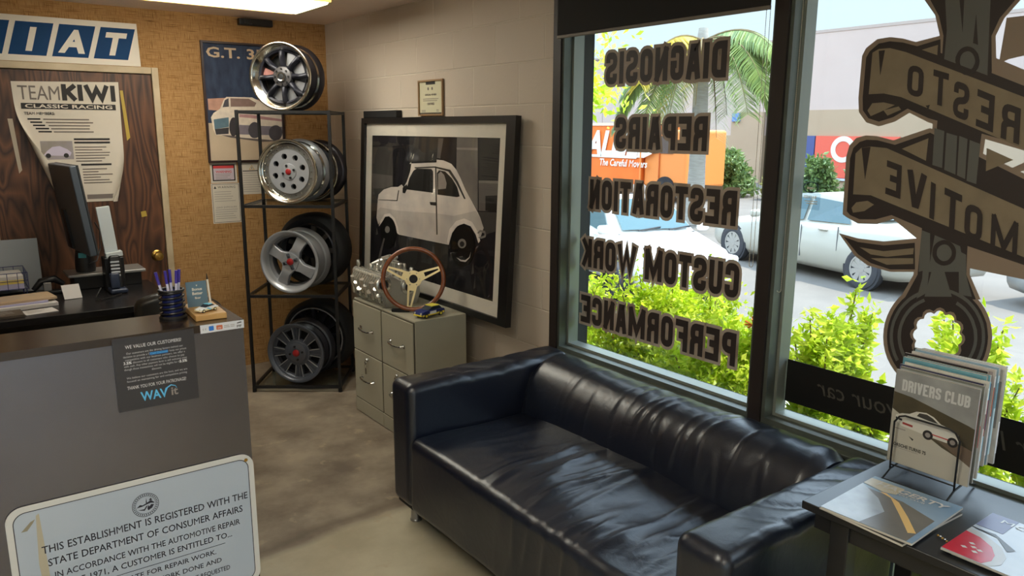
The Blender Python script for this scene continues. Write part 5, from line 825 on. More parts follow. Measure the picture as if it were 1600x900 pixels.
# papers
M_pap2 = mat('office_paper', (198, 192, 188), .7); M_lav = mat('lavender_paper', (170, 166, 196), .7); M_man = mat('manila', (176, 150, 120), .7)
for nm, (cx_, cy_, z, w_, h_, th, rot), m, lb in (('paper_stack', (-2.10, -.645, 0, .32, .22, .02, 6), M_pap2, 'stack of loose white papers in the middle of the desk'), ('paper_stack', (-2.15, -.635, .0205, .34, .20, .010, 4), M_lav, 'lavender sheets on top of the loose paper stack'), ('paper_stack', (-2.11, -.625, .031, .34, .19, .012, 8), M_man, 'printed brown catalogue topmost on the paper stack'), ('desk_card', (-2.03, -.85, 0, .15, .11, .004, 10), M_pap2, 'white card near the front edge of the desk'), ('desk_calendar', (-2.19, -.86, 0, .17, .15, .012, 3), mat('calendar_brown', (78, 66, 54), .6), 'brown striped pad at the front left of the desk')):
    tag(MB().box((-w_/2, -h_/2, 0), (w_/2, h_/2, th), m, bev=.001).lines(-w_*.4, h_*.3, w_*.7, 5, h_*.14, h_*.05, M_grey, T_(0, 0, th), jag=.5).build(nm, M=T_(cx_, cy_, DZ+.0005+z) @ RZ(RD(rot))), lb, 'paper')
t = tag(MB().poly(rect(-.045, 0, .045, .085), 0, .001, M_pap2, plane_m((-1.84, -.60, DZ+.002), (1, .1, 0), (-.1, .5, 1))).build('desk_card'), 'small blank card leaning beside the monitor cable', 'card')
# wire basket with files
t = thing('wire_basket', 'blue-black wire basket on the left of the desk', 'basket', (-2.16, -.37, DZ)); M_wire = mat('wire_blue', (40, 44, 92), .4)
wb = MB()
for z in (.07, .115, .16): wb.tube([(-.22, -.13, z), (.12, -.13, z), (.12, .13, z), (-.22, .13, z)], .0022, M_wire, 6, closed=True)
for i in range(8): x = -.22+.0486*i; wb.tube([(x, -.13, .16), (x, -.13, .065), (x, .13, .065), (x, .13, .16)], .0018, M_wire, 5)
for y in (-.065, 0, .065): wb.tube([(.12, y, .16), (.12, y, .065), (-.22, y, .065)], .0018, M_wire, 5)
for x, y in ((-.2, -.12), (.11, -.12), (-.2, .12), (.11, .12)): wb.cyl((x, y, 0), (x, y, .07), .003, M_wire, n=6)
wb.build('wire_frame', t)
for z, th, m, lb in ((.068, .03, M_lav, 'lavender paper in the bottom of the wire basket'), (.0985, .022, mat('yellow_paper', (206, 184, 96), .7), 'yellow paper pad in the wire basket'), (.121, .02, M_pap2, 'white papers on top in the wire basket')):
    tag(MB().box((-.21, -.12, 0), (.10, .12, th), m, bev=.002).build('basket_papers', loc=(-2.16, -.37, DZ+z)), lb, 'paper')
t = tag(MB().box((-.23, -.012, 0), (.19, .012, .31), mat('folder_grey', (140, 144, 148), .5), RX(RD(-8)), bev=.003).build('folder', loc=(-2.14, -.235, DZ+.003)), 'grey upright folder behind the wire basket', 'folder')
t = thing('stapler', 'black and silver hole punch between the basket and the monitor', 'stapler', (-1.93, -.36, DZ), RD(0)); MB().box((-.07, -.03, 0), (.07, .03, .02), M_blk, bev=.006).build('base', t); MB().tube([(-.08, 0, .03), (-.04, 0, .075), (.03, 0, .085), (.075, 0, .05)], [.014, .02, .022, .014], M_blk, 12).build('arm', t, smooth=60); MB().box((-.03, -.024, .02), (.01, .024, .07), M_silver, bev=.004).build('body', t)
tag(MB().tube([(-1.70, -.62, DZ+.05), (-1.74, -.68, DZ+.012), (-1.72, -.74, DZ+.006), (-1.66, -.70, DZ+.006), (-1.60, -.64, DZ+.006)], .004, M_blk, 6).build('cable', smooth=60), 'black cable curling over the desk in front of the monitor', 'cable')
tag(MB().tube([(-1.66, -.36, DZ+.40), (-1.64, -.37, DZ+.35), (-1.655, -.42, DZ+.25), (-1.69, -.50, DZ+.19), (-1.74, -.53, DZ+.18)], .004, M_blk, 6).build('cable', smooth=60), 'black cable looping behind the white router', 'cable')
# office chair between desk and counter
M_lea2 = mat('chair_leather', (36, 33, 30), .35, bump=.1, bscale=60)
t = thing('office_chair', 'black office chair tucked between desk and counter', 'chair', (-1.565, -1.46, 0), RD(0))
def bk(v): return Vector((v.x, v.y+1.2*v.x*v.x, v.z-1.6*v.x*v.x*(1 if v.z > .6 else 0)))
MB().rbox((0.06, -.20, .72), (.42, .07, .45), .034, M_lea2, k=4, m_=8, fn=bk).build('backrest', t, smooth=70)
MB().rbox((0.04, .04, .47), (.48, .46, .09), .04, M_lea2, k=4, m_=6).build('seat', t, smooth=70)
MB().cyl((.04, .04, .10), (.04, .04, .43), .028, M_blk, n=14).box((.0, -.21, .42), (.08, -.15, .60), M_blk).build('column', t, smooth=40)
for i in range(5):
    a = 2*pi*i/5+.3; l = MB().cyl((.04, .04, .10), (.04+.27*cos(a), .04+.27*sin(a), .065), .022, M_blk, r1=.015, n=10).build('leg', t, smooth=40); MB().cyl((.04+.27*cos(a)-.012, .04+.27*sin(a), .029), (.04+.27*cos(a)+.012, .04+.27*sin(a), .029), .0285, M_blk, n=14).build('caster', l, smooth=40)
for s_ in (-1, 1): MB().tube([(.04+s_*.26, -.12, .66), (.04+s_*.27, .0, .68), (.04+s_*.27, .12, .67), (.04+s_*.25, .14, .55), (.04+s_*.2, .08, .45)], [.018, .022, .02, .014, .014], M_lea2, 10).build('armrest', t, smooth=60)
# ------------------------------------------------------------ sofa
def leather():
    m = bpy.data.materials.new('black_leather'); m.use_nodes = True; t = m.node_tree; b = t.nodes['Principled BSDF']; N = t.nodes.new; Lk = t.links.new
    b.inputs['Base Color'].default_value = rgb(16, 22, 38); b.inputs['Roughness'].default_value = .33; b.inputs['Specular IOR Level'].default_value = .85
    c = N('ShaderNodeTexCoord'); v = N('ShaderNodeTexVoronoi'); v.inputs['Scale'].default_value = 260; Lk(c.outputs['Object'], v.inputs['Vector'])
    n = N('ShaderNodeTexNoise'); n.inputs['Scale'].default_value = 14; n.inputs['Detail'].default_value = 5; n.inputs['Distortion'].default_value = 1.2; Lk(c.outputs['Object'], n.inputs['Vector'])
    a = N('ShaderNodeMath'); a.operation = 'MULTIPLY_ADD'; a.inputs[1].default_value = .08; Lk(v.outputs['Distance'], a.inputs[0]); Lk(n.outputs[0], a.inputs[2])
    bp = N('ShaderNodeBump'); bp.inputs['Strength'].default_value = .25; bp.inputs['Distance'].default_value = .006; Lk(a.outputs[0], bp.inputs['Height']); Lk(bp.outputs[0], b.inputs['Normal']); return m
M_lea = leather(); SY0, SY1 = -2.635, -4.415
def sm(a, b, x): x = max(0, min(1, (x-a)/(b-a))); return x*x*(3-2*x)
def fold(u, sharp=3): return (0.5+.5*cos(u))**sharp
t = thing('sofa', 'black leather two-seat sofa under the lettered window', 'sofa', (-.47, (SY0+SY1)/2, 0)); o = T_(.47, -(SY0+SY1)/2, 0)
def arm_fn(cx):
    def f(v):
        top = sm(.45, .62, v.z); n = noise.noise(Vector((v.x*5, v.y*5, v.z*4)))*.006
        cr_ = -.006*fold((v.x*1.0+(v.y-cx)*1.1)*46+noise.noise(v*6)*2.2, 6)*top*sm(-.85, -.6, v.x)
        return v+Vector((0, n*(1-top), n*top+cr_))
    return f
for yc, nm in ((SY0-.088, 0), (SY1+.088, 1)):
    MB().rbox((-.475, yc, .38), (.89, .176, .56), .042, M_lea, o, k=4, m_=(44, 12, 24), fn=arm_fn(yc)).build('armrest', t, smooth=80)
def ridge(x, y, z=0): return (1-min(1, abs(noise.noise(Vector((x, y, z))))*2.2))
def seat_fn(v):
    top = sm(.36, .43, v.z)
    u = v.y+.10*(v.x+.6)**2+.03*noise.noise(Vector((v.x*4, v.y*3, 0)))
    k = .25+.75*(sm(-3.0, -3.35, v.y))
    env = sm(-.93, -.82, v.x)*(1-sm(-.46, -.36, v.x)*.65)*k
    w1 = ridge(v.x*1.6, u*9, 1)**3; w2 = ridge(v.x*2.6+7, u*21+.8*v.x, 4)**3
    m1 = sm(-.25, .25, noise.noise(Vector((v.x*2.5, v.y*4, 11))))
    crown = .022*(1-((v.y+3.525)/.72)**2)*sm(-.94, -.7, v.x)
    sag = -.020*math.exp(-((v.y+3.9)/.35)**2-((v.x+.55)/.25)**2)
    n = .012*noise.noise(Vector((v.x*3.1, v.y*2.3, 3)))
    dz = top*(.013*w1*env*(.4+.6*m1)+.007*w2*env*m1+crown+sag+n)
    fr = (1-sm(-.90, -.86, v.x))*(1-top*.6); dx = -fr*(.008*noise.noise(Vector((v.y*4, v.z*4, 2)))+.008*ridge(v.y*11, v.z*2.5, 7)**3*sm(-3.35, -3.7, v.y))
    return v+Vector((dx, 0, dz))
MB().rbox((-.585, -3.525, .262), (.68, 1.448, .33), .038, M_lea, o, k=4, m_=(40, 150, 10), fn=seat_fn).build('seat', t, smooth=80)
# backrest: swept profile
prof = [(-.355,.36),(-.345,.44),(-.325,.52),(-.295,.585),(-.262,.630),(-.222,.660),(-.175,.674),(-.125,.674),(-.08,.664),(-.048,.645),(-.034,.60),(-.032,.42),(-.034,.12),(-.33,.12)]
dn = []
for i in range(len(prof)-1):
    for k in range(4 if i < 10 else 2):
        q = k/(4 if i < 10 else 2); dn.append((prof[i][0]*(1-q)+prof[i+1][0]*q, prof[i][1]*(1-q)+prof[i+1][1]*q))
dn.append(prof[-1]); 
for _ in range(2): dn = [dn[0]]+[((dn[i-1][0]+2*dn[i][0]+dn[i+1][0])/4, (dn[i-1][1]+2*dn[i][1]+dn[i+1][1])/4) for i in range(1, len(dn)-1)]+[dn[-1]]
NS = 190; vs = []; L = len(dn)
for j in range(NS+1):
    y = SY0-.17+(SY1-SY0+.34)*j/NS; s_ = j/NS; e = min(s_, 1-s_)
    for i, (x, z) in enumerate(dn):
        up = sm(.50, .66, z)*(1-sm(-.06, -.03, x)); fr = 1-sm(-.30, -.20, x)
        u = y+.25*(x+.2)-.12*(z-.6)+.02*noise.noise(Vector((x*4, y*5, z*4)))
        wr = ridge(z*1.5+x*2, u*13, 3)**4*(.35+.65*sm(-.2, .3, noise.noise(Vector((y*5, z*3, 8))))); amp = .006*up*sm(.12, .35, s_)+.007*fr*sm(.40, .58, z)*(.25+.75*sm(.40, .65, s_))
        deep = .010*ridge(z*.9, u*5.5+1.7, 9)**5*fr*sm(.40, .52, z)*sm(.12, .25, s_)
        sag = -.016*up*sin(pi*min(1, max(0, (s_-.1)/.85)))*.6; puff = .010*noise.noise(Vector((x*2, y*2.2, z*2+4)))*(up+fr*.6); rd = sm(0, .035, e)
        cx_, cz_ = -.19, .40; f_ = .90+.10*rd if z > .4 else 1
        vs.append((cx_+(x-cx_)*f_-(wr*amp-deep*.5)*fr-puff*fr, y, cz_+(z-cz_)*f_+(wr*amp)*up+sag+puff*up))
fs = [(j*L+i, j*L+i+1, (j+1)*L+i+1, (j+1)*L+i) for j in range(NS) for i in range(L-1)]+[tuple(range(L)), tuple(reversed(range(NS*L, NS*L+L)))]
MB().add(vs, fs, M_lea, o).build('backrest', t, smooth=80)
MB().box((-.90, SY1+.02, .085), (-.04, SY0-.02, .125), M_blkmat, o, bev=.01).build('base_frame', t)
for x in (-.845, -.09):
    for y in (SY0-.08, SY1+.08): MB().lathe([(.001, .0), (.026, .0), (.027, .006), (.023, .01), (.022, .086), (.001, .086)], mat('foot_metal', (168, 166, 168), .3, metal=.9), o @ T_(x, y, 0), 24).build('leg', t, smooth=40)

# ------------------------------------------------------------ side table, magazines
M_tab = mat('table_black', (27, 27, 30), .3, noise_=((34, 34, 37), 5, .3), stretch=(6,1,6), bump=.03, bscale=80)
TX0, TX1, TY0, TY1, TZ = -.650, -.200, -4.443, -5.55, .75
t = thing('side_table', 'black side table with magazines beside the sofa arm', 'table', ((TX0+TX1)/2, (TY0+TY1)/2, 0)); o = T_(-(TX0+TX1)/2, -(TY0+TY1)/2, 0)
MB().box((TX0, TY1, TZ-.022), (TX1, TY0, TZ), M_tab, o, bev=.003).build('table_top', t)
for x in (TX0+.012, TX1-.062):
    for y in (TY0-.128, TY1+.078): MB().box((x, y, 0), (x+.05, y+.05, TZ-.0225), M_tab, o, bev=.003).build('leg', t)
for a, b_ in (((TX0+.02, TY1+.03), (TX0+.036, TY0-.03)), ((TX1-.036, TY1+.03), (TX1-.02, TY0-.03)), ((TX0+.06, TY0-.112), (TX1-.06, TY0-.096)), ((TX0+.06, TY1+.02), (TX1-.06, TY1+.036))):
    MB().box((*a, TZ-.070), (*b_, TZ-.0225), M_tab, o).build('apron', t)
MB().box((TX0+.04, TY1+.09, .10), (TX1-.04, TY0-.14, .118), M_tab, o).build('lower_shelf', t)
def mag(name, label, M, w_, h_, th, cover, spine=None, fn=None, group=None):
    b = MB(); b.box((0, 0, -th), (w_, h_, -.0006), mat('page_block', (204, 200, 192), .8)); b.box((0, 0, -.0006), (w_, h_, 0), cover); b.box((-.0008, 0, -th), (0, h_, 0), spine or cover)
    if fn: fn(b, T_(0, 0, .0003))
    return tag(b.build(name, M=M), label, 'magazine', group)
M_sky = mat('cover_blue', (104, 136, 166), .25, noise_=((150, 172, 192), 5, .2)); M_gl = mat('cover_white', (206, 208, 208), .22)
def hag(b, F):
    # page x = along +y .. here x to the reader's right, y up the cover
    b.poly([(0,0),(.215,0),(.215,.15),(.12,.19),(0,.20)], 0, .0004, mat('cover_road_grey', (98, 96, 92), .25, noise_=((120, 116, 110), 6, .2)), F)
    b.poly([(0,.0),(.10,0),(.115,.10),(.07,.16),(.0,.215)], .0004, .0006, mat('cover_reflection', (190, 200, 212), .2, noise_=((130, 140, 152), 9, .2)), F)  # sky reflection on the glossy cover, put into its colour
    b.poly([(.200,.040),(.214,.052),(.165,.118),(.115,.178),(.07,.204),(.055,.200),(.09,.186),(.145,.115)], .0006, .0008, mat('cover_sand', (222, 184, 118), .3), F)
    b.poly([(0,.22),(.06,.205),(.09,.215),(.09,.265),(0,.265)], .0006, .0008, mat('cover_glare', (196, 190, 170), .25), F)  # pale glare over the title corner, painted on the cover
    b.text('HAGERTY', .036, M_gl, F @ T_(.024, .232, .001), al='l', bold=1, width=.180, shear=.15); b.text('DRIVERS CLUB', .012, M_gl, F @ T_(.06, .218, .001), al='l', width=.10)
def flat_m(x, y, z, rot): return plane_m((x, y, z), (sin(rot), -cos(rot), 0), (cos(rot), sin(rot), 0))
mag('magazine', 'dark magazine under the flat open-road magazine on the table', flat_m(-.655, -4.497, TZ+.0065, RD(-3)), .22, .275, .006, mat('cover_dark', (44, 44, 46), .3))
mag('magazine', 'magazine with a desert road cover lying flat on the table', flat_m(-.664, -4.505, TZ+.0130, RD(2)), .228, .285, .0062, M_sky, fn=hag)
def redm(b, F):
    b.poly([(.0,.0),(.10,.0),(.115,.03),(.11,.07),(.085,.11),(.04,.14),(0,.15)], 0, .0004, mat('cover_silver', (176, 178, 180), .25), F); b.poly([(.0,.002),(.085,.002),(.095,.03),(.09,.06),(.07,.095),(.035,.12),(0,.128)], .0004, .0007, mat('cover_red', (206, 36, 62), .25, noise_=((176, 26, 48), 14, .2)), F)
    for q in ((.03,.045),(.045,.06),(.055,.04),(.035,.075),(.06,.055)): b.poly([(q[0]-.007,q[1]),(q[0],q[1]-.005),(q[0]+.008,q[1]),(q[0],q[1]+.006)], .0007, .0009, M_gl, F)
    b.poly([(0,.16),(.05,.165),(.11,.12),(.10,.10),(.06,.15),(.0,.165)], .0004, .0006, mat('cover_dark', (44,44,46)), F); b.poly(rect(0, .18, .06, .275), 0, .0004, mat('cover_violet', (96, 98, 138), .3), F); b.text('MOTOR', .03, M_gl, F @ T_(.03, .235, .0006), al='l', bold=1, width=.15)
mag('magazine', 'dark booklet under the red badge magazine at the table front', flat_m(-.607, -4.800, TZ+.0055, RD(0)), .215, .275, .005, mat('cover_dark', (44, 44, 46)))
mag('magazine', 'white magazine with a large red badge at the table front', flat_m(-.615, -4.780, TZ+.0115, RD(0)), .215, .275, .0055, mat('cover_pale', (190, 200, 212), .2, noise_=((168, 180, 196), 8, .2)), fn=redm)
t = thing('bead_key_fob', 'tiny chain of bright beads beside the red badge magazine', 'key fob', (-.556, -4.758, TZ))
for i in range(6): MB().lathe([(.0003, -.003), (.0028, -.001), (.003, .001), (.0003, .003)], M_chrome if i % 2 else M_brass, T_(.006-.003*i+.002*(i % 2), .014-.0065*i, .0035), 8).build('bead', t, smooth=60)
# magazine rack
M_wireb = mat('wire_black', (20, 20, 22), .4); RXF = -.305
t = thing('magazine_rack', 'black wire rack full of magazines standing on the side table', 'rack', (RXF+.08, -4.593, TZ)); o = T_(-(RXF+.08), 4.593, -TZ)
W_ = MB()
for y in (-4.503, -4.675):
    W_.tube([(RXF-.012, y, TZ+.022), (RXF-.014, y, TZ+.05), (RXF-.016, y-(.0), TZ+.165)], .0028, M_wireb, 8, o)
    W_.tube([(RXF-.05, y, TZ+.0035), (RXF-.012, y, TZ+.022), (RXF+.10, y, TZ+.035), (RXF+.19, y, TZ+.10), (RXF+.21, y, TZ+.27)], .0028, M_wireb, 8, o)
    W_.tube([(RXF+.06, y, TZ+.028), (RXF+.12, y, TZ+.004)], .0028, M_wireb, 8, o)
W_.tube([(RXF-.016, -4.503, TZ+.163), (RXF-.016, -4.515, TZ+.182), (RXF-.016, -4.53, TZ+.188), (RXF-.016, -4.645, TZ+.188), (RXF-.016, -4.663, TZ+.182), (RXF-.016, -4.675, TZ+.163)], .0028, M_wireb, 8, o)
W_.tube([(RXF-.013, -4.503, TZ+.036), (RXF-.013, -4.675, TZ+.036)], .0022, M_wireb, 8, o).tube([(RXF-.05, -4.503, TZ+.0035), (RXF-.05, -4.675, TZ+.0035)], .0028, M_wireb, 8, o).tube([(RXF+.21, -4.503, TZ+.27), (RXF+.21, -4.675, TZ+.27)], .0028, M_wireb, 8, o).tube([(RXF+.12, -4.503, TZ+.004), (RXF+.12, -4.675, TZ+.004)], .0028, M_wireb, 8, o)
W_.build('wire_frame', t, smooth=60)
M_slate = mat('cover_cloud_grey', (128, 130, 132), .3, noise_=((166, 168, 168), 12, .2)); M_road = mat('cover_pale_road', (188, 184, 172), .3)
def drivers(b, F):
    b.poly([(0,.0),(.215,.0),(.215,.075),(.12,.125),(.02,.155),(0,.155)], 0, .0004, M_road, F); b.poly([(0,.205),(.05,.20),(.20,.165),(.215,.16),(.215,.06),(.14,.085),(.0,.155)], .0004, .0006, mat('cover_hill_dark', (66, 60, 48), .4, noise_=((88, 80, 60), 14, .2)), F)
    b.poly([(.215,.055),(.215,.10),(.12,.125),(.10,.115)], .0006, .0008, mat('cover_road_brown', (110, 94, 80), .4), F)
    b.stroke('DRIVERS CLUB', .032, .0142, .0058, .0020, mat('title_silver', (206, 208, 208), .3), F @ T_(.108, .213, 0), z=.0008)
    car = [(.010,.125),(.012,.140),(.028,.148),(.048,.152),(.066,.164),(.092,.168),(.112,.162),(.132,.148),(.160,.142),(.178,.132),(.184,.118),(.180,.108),(.15,.102),(.11,.104),(.07,.108),(.03,.112)]
    b.poly(car, .0008, .001, mat('cover_car_white', (216, 214, 206), .3), F); b.poly([(.068,.152),(.074,.162),(.094,.164),(.11,.158),(.126,.147),(.10,.148)], .001, .0012, mat('cover_car_glass', (70, 68, 66), .3), F)
    for x, y in ((.102, .108), (.166, .108)): b.poly(circ(.0135, 18, x, y), .001, .0012, M_ink, F); b.poly(circ(.007, 14, x, y), .0012, .0014, M_grey, F)
    b.poly([(.012,.128),(.03,.126),(.03,.132),(.012,.134)], .001, .0012, M_ink, F); b.poly([(.032,.118),(.06,.116),(.06,.122),(.032,.124)], .001, .0012, mat('tail_red', (160, 60, 56), .4), F); b.poly([(.11,.112),(.16,.11),(.16,.113),(.11,.115)], .001, .0012, M_red, F)
    b.text('PORSCHE TURNS 75', .0135, M_ink, F @ T_(.008, .050, .0006), al='l', bold=1, width=.095); b.lines(.012, .10, .03, 1, .01, .003, M_grey, F, z=.0007, jag=0); b.lines(.012, .045, .07, 1, .01, .0012, M_grey, F, z=.0007, jag=0); b.poly([(.052,.088),(.064,.078),(.066,.083)], .0005, .0007, M_ink, F)
def rackmag(i, x, y, z, w_, h_, th, cover, label, fn=None, lean=.0):
    return mag('magazine', label, plane_m((x, y, z), (0, -1, 0), (lean, 0, 1)), w_, h_, th, cover, fn=fn, group='magazines in the wire rack')
rackmag(0, RXF, -4.486, TZ+.040, .2155, .268, .0065, M_slate, 'front magazine in the wire rack, white vintage coupe on its cover', drivers)
cols = [((120, 122, 116), .006, .006, 'navy and white magazine just behind the front one in the rack'), ((58, 62, 92), .005, .010, 'thin dark blue magazine third from the front of the rack'), ((206, 204, 196), .007, .016, 'pale magazine fourth from the front of the rack'), ((112, 162, 176), .011, .026, 'teal blue magazine in the middle of the rack'), ((104, 154, 172), .008, .028, 'second teal magazine behind the middle one in the rack'), ((42, 40, 42), .006, .034, 'black magazine behind the two teal ones in the rack'), ((196, 190, 184), .009, .040, 'white-edged magazine third from the back of the rack'), ((150, 178, 196), .012, .046, 'thick pale blue magazine second from the back of the rack'), ((50, 50, 48), .009, .050, 'dark magazine at the very back of the rack'), ((212, 210, 204), .010, .044, 'white brochure behind the dark magazine at the rack back')]
x = RXF+.0072
for i, (c, th, dz, lb) in enumerate(cols):
    rr_ = random.Random(i); dy = (-.004, .002, -.006, .006, .001, .012, -.002, -.004, .006, -.012)[i]
    def strip(b, F, i=i):
        b.poly(rect(.0, .235, .21, .262), 0, .0003, P(((170,176,178),(96,98,140),(176,176,170),(96,150,168),(120,166,180),(70,70,70),(160,150,150),(172,196,210),(74,74,70),(196,196,190))[i], .3), F); b.poly(rect(.15, .10, .21, .23), 0, .0003, P(((180,60,50),(60,60,120),(120,120,110),(60,90,110),(190,190,180),(140,50,40),(90,90,150),(200,80,60),(80,80,80),(150,150,150))[i], .3), F)
        b.box((.2156, .03, -th*.9), (.2159, .25, -th*.1), P((min(255, c[0]+50), min(255, c[1]+50), min(255, c[2]+50)), .6)); b.box((.2159, .10+.02*i % .08, -th*.85), (.2162, .16+.01*i, -th*.15), P(((170,80,70),(70,80,150),(120,120,120),(90,140,160),(160,90,80),(90,90,90),(180,90,60),(110,160,180),(100,100,100),(150,150,150))[i], .6))
    rackmag(i, x+th, -4.486+dy, TZ+.042+min(dz, .04)*.95, .2155, .268+(.004 if i > 6 else 0), th-.0012, P(c, .3), lb, strip, lean=.0); x += th+.0022

# ------------------------------------------------------------ window lettering, seen from behind
M_vin = mat('vinyl_brown_black', (50, 41, 39), .5); M_vino = leaf_mat('vinyl_outline', (158, 139, 122), (158, 139, 122), .16); M_vtan = mat('vinyl_tan', (144, 129, 106), .6, noise_=((130, 116, 95), 16, .3)); M_vgr = mat('vinyl_slate', (98, 98, 94), .5)
WX = .1035
DEC = plane_m((WX, 0, 0), (0, 1, 0), (0, 0, 1))       # x of the lettering runs along +y, read from the street; faces +x
DECi = Matrix(((0,0,-1,WX),(1,0,0,0),(0,1,0,0),(0,0,0,1)))   # same layout with the layers stacked towards the room
def word(txt, yc, zc, wid, label):
    b = MB(); h = .138; n = sum(st_width(c) for c in txt); g = .0160
    wd = .080; tot = sum(st_glyph(c, h, wd, .0300)[1] for c in txt)+g*(len(txt)-1); k = wid/tot
    b.stroke(txt, h, wd, .0300, g, M_vin, DECi @ T_(yc, zc-h/2, 0) @ Matrix.Diagonal((k, 1, 1, 1)), outline=.0135, om=M_vino, z=.0010, zo=.0004)
    tag(b.build('window_lettering'), label, 'lettering')
for txt, z, y0, y1, lb in (('DIAGNOSIS', 1.974, -2.838, -3.533, 'topmost dark mirrored word on the left window pane, starting with D'), ('REPAIRS', 1.691, -2.912, -3.459, 'second mirrored word from the top on the left window pane'), ('RESTORATION', 1.406, -2.752, -3.622, 'middle mirrored word of the five on the left window pane'), ('CUSTOM WORK', 1.122, -2.710, -3.656, 'mirrored pair of words second from the bottom on the left pane'), ('PERFORMANCE', .842, -2.708, -3.662, 'lowest dark mirrored word on the left window pane')):
    word(txt, (y0+y1)/2, z, abs(y1-y0)-.026, lb)
t = MB()
zz_ = [0]
def layer(key, m, z):
    for loops in WR[key]:
        zz_[0] += 1; t.poly(loops if len(loops) > 1 else loops[0], 0, z+zz_[0]*1.5e-5, m, DECi)
layer('outline', M_vino, .0006); layer('dark', M_vin, .0010); layer('tan', M_vtan, .0014); layer('grey', M_vgr, .0014); layer('dark2', M_vin, .0020)
for ch, tl, tr_, bl, br in WR['letters']:
    gs, gw = st_glyph(ch, 1.0, .62 if ch != 'M' else .7, .19)
    for vs_, fs_ in gs:
        out = []; zz_[0] += 9
        for p in vs_:
            u, v = p.x/gw, p.y; u = 1-u
            top = Vector(tl)*(1-u)+Vector(tr_)*u; bot = Vector(bl)*(1-u)+Vector(br)*u; q = bot*(1-v)+top*v; out.append((q.x, q.y, .0024+zz_[0]*1e-5))
        for i_, f_ in enumerate(fs_): t.add([(out[k][0], out[k][1], out[k][2]+(i_ % 6 if i_ < len(fs_)-1 else 8)*1e-5) for k in f_], [(0,1,2,3)], M_vin, DECi)
tag(t.build('window_emblem'), 'large dark wrench and ribbon emblem on the right window pane', 'emblem')
b = MB(); b.poly(rect(-5.3, .703, -3.884, .866), 0, .0006, mat('vinyl_black', (19, 18, 18), .4), DECi); b.text('Put your love into your car', .085, mat('vinyl_ghost', (84, 80, 74), .5), DECi @ T_(-4.02, .765, .0012), al='r', shear=.25, z=0)
tag(b.build('window_band'), 'black band across the right window with faint mirrored script', 'lettering')
b = MB(); b.poly(rect(-3.960, 1.43, -3.884, 1.545), 0, .0006, glass_mat('sticker_clear', (.86, .9, .92), .1), DECi); b.poly([circ(.030, 32, -3.920, 1.508, ry=.020), circ(.027, 32, -3.920, 1.508, ry=.0175)], .0006, .0010, mat('sticker_navy', (34, 52, 84), .5), DECi)
b.text('napa', .016, M_signw, DECi @ T_(-3.92, 1.502, .0010), bold=1); b.text('BACKED', .013, M_signw, DECi @ T_(-3.92, 1.470, .0010), bold=1); b.lines(-3.95, 1.458, .055, 2, .008, .003, M_signw, DECi, z=.001)
tag(b.build('window_sticker'), 'small clear sticker with a navy oval beside the window post', 'sticker')
# ------------------------------------------------------------ outside
GZ = -.8
M_asph = mat('asphalt', (116, 109, 101), .9, noise_=((104, 98, 91), 1.5, .2), bump=.2, bscale=60); M_soil = mat('planter_soil', (126, 100, 66), .95, noise_=((96, 78, 50), 8, .2), bump=.6); M_curb = mat('curb_concrete', (188, 182, 172), .85, bump=.1)
struct(MB().box((.2, -30, GZ-.2), (70, 60, GZ), M_asph).build('ground'))
struct(MB().box((.2, -12, GZ), (2.3, 6, -.28), M_soil).box((2.3, -12, GZ), (2.45, 6, -.24), M_curb).build('planter_bed'))
struct(MB().box((.2, -12, 2.56), (1.45, 4, 2.70), mat('eave_tan', (196, 172, 140), .8)).build('eave'))
struct(MB().box((0, RY0-.2, RH), (.3, .4, RH+.9), mat('eave_tan', (196,172,140))).build('parapet'))
# building opposite
M_pink = mat('stucco_pink_white', (196, 178, 168), .9, noise_=((190, 171, 161), .6, .2), bump=.05); M_tanb = mat('stucco_tan', (178, 156, 130), .9, noise_=((170, 148, 122), .6, .2)); M_line = mat('panel_joint', (176, 160, 150), .9)
bt = thing('warehouse', 'long pale pink warehouse with a tan base across the street', 'building', (33, 15, GZ)); o = T_(-33, -15, -GZ)
MB().box((30, 17.6, 1.47), (42, 60, 5.84), M_pink, o).build('wall', bt); MB().box((29.97, 15.1, 2.60), (42, 17.6, 5.80), M_pink, o).build('wall', bt)
MB().box((29.9, 17.6, GZ), (42, 60, 1.47), M_tanb, o).box((29.9, 17.6, 1.47), (30, 19.5, 2.59), M_tanb, o).build('base_band', bt)
MB().box((28.6, -30, 2.60), (42, 15.1, 5.84), M_pink, o).build('wall', bt); MB().box((28.55, -30, GZ), (42, 15.1, 2.60), M_tanb, o).build('base_band', bt)
for y in (24, 29, 35): MB().box((29.985, y-.03, 1.47), (30, y+.03, 5.84), M_line, o).build('panel_joint', bt)
MB().box((28.58, -30, 5.80), (42, 15.1, 5.92), M_line, o).build('coping', bt); MB().box((29.9, 15.12, 5.78), (42, 60, 5.88), M_line, o).build('coping', bt)
sg = lambda y0, y1, z0, z1, c, nm, lb: tag(MB().box((28.44, y0, z0), (28.53, y1, z1), mat('sign_'+nm, c, .6)).build('wall_panel'), lb, 'sign')
s1 = sg(13.9, 14.8, -.25, 1.50, (70, 84, 134), 'indigo', 'indigo panel of the warehouse shop sign'); s2 = tag(MB().box((28.44, 10.2, -.25), (28.53, 13.85, 1.50), mat('sign_coral', (222, 98, 78), .6)).poly([circ(.55, 28, 12.55, .95), circ(.34, 24, 12.55, .95)], 0, .02, M_signw, Matrix(((0,0,-1,28.44),(1,0,0,0),(0,1,0,0),(0,0,0,1)))).build('wall_panel'), 'coral panel with a pale ring on the warehouse shop sign', 'sign')
sg(10.2, 16.2, -.36, -.27, (196, 208, 226), 'pale_rail', 'pale rail under the warehouse shop sign')
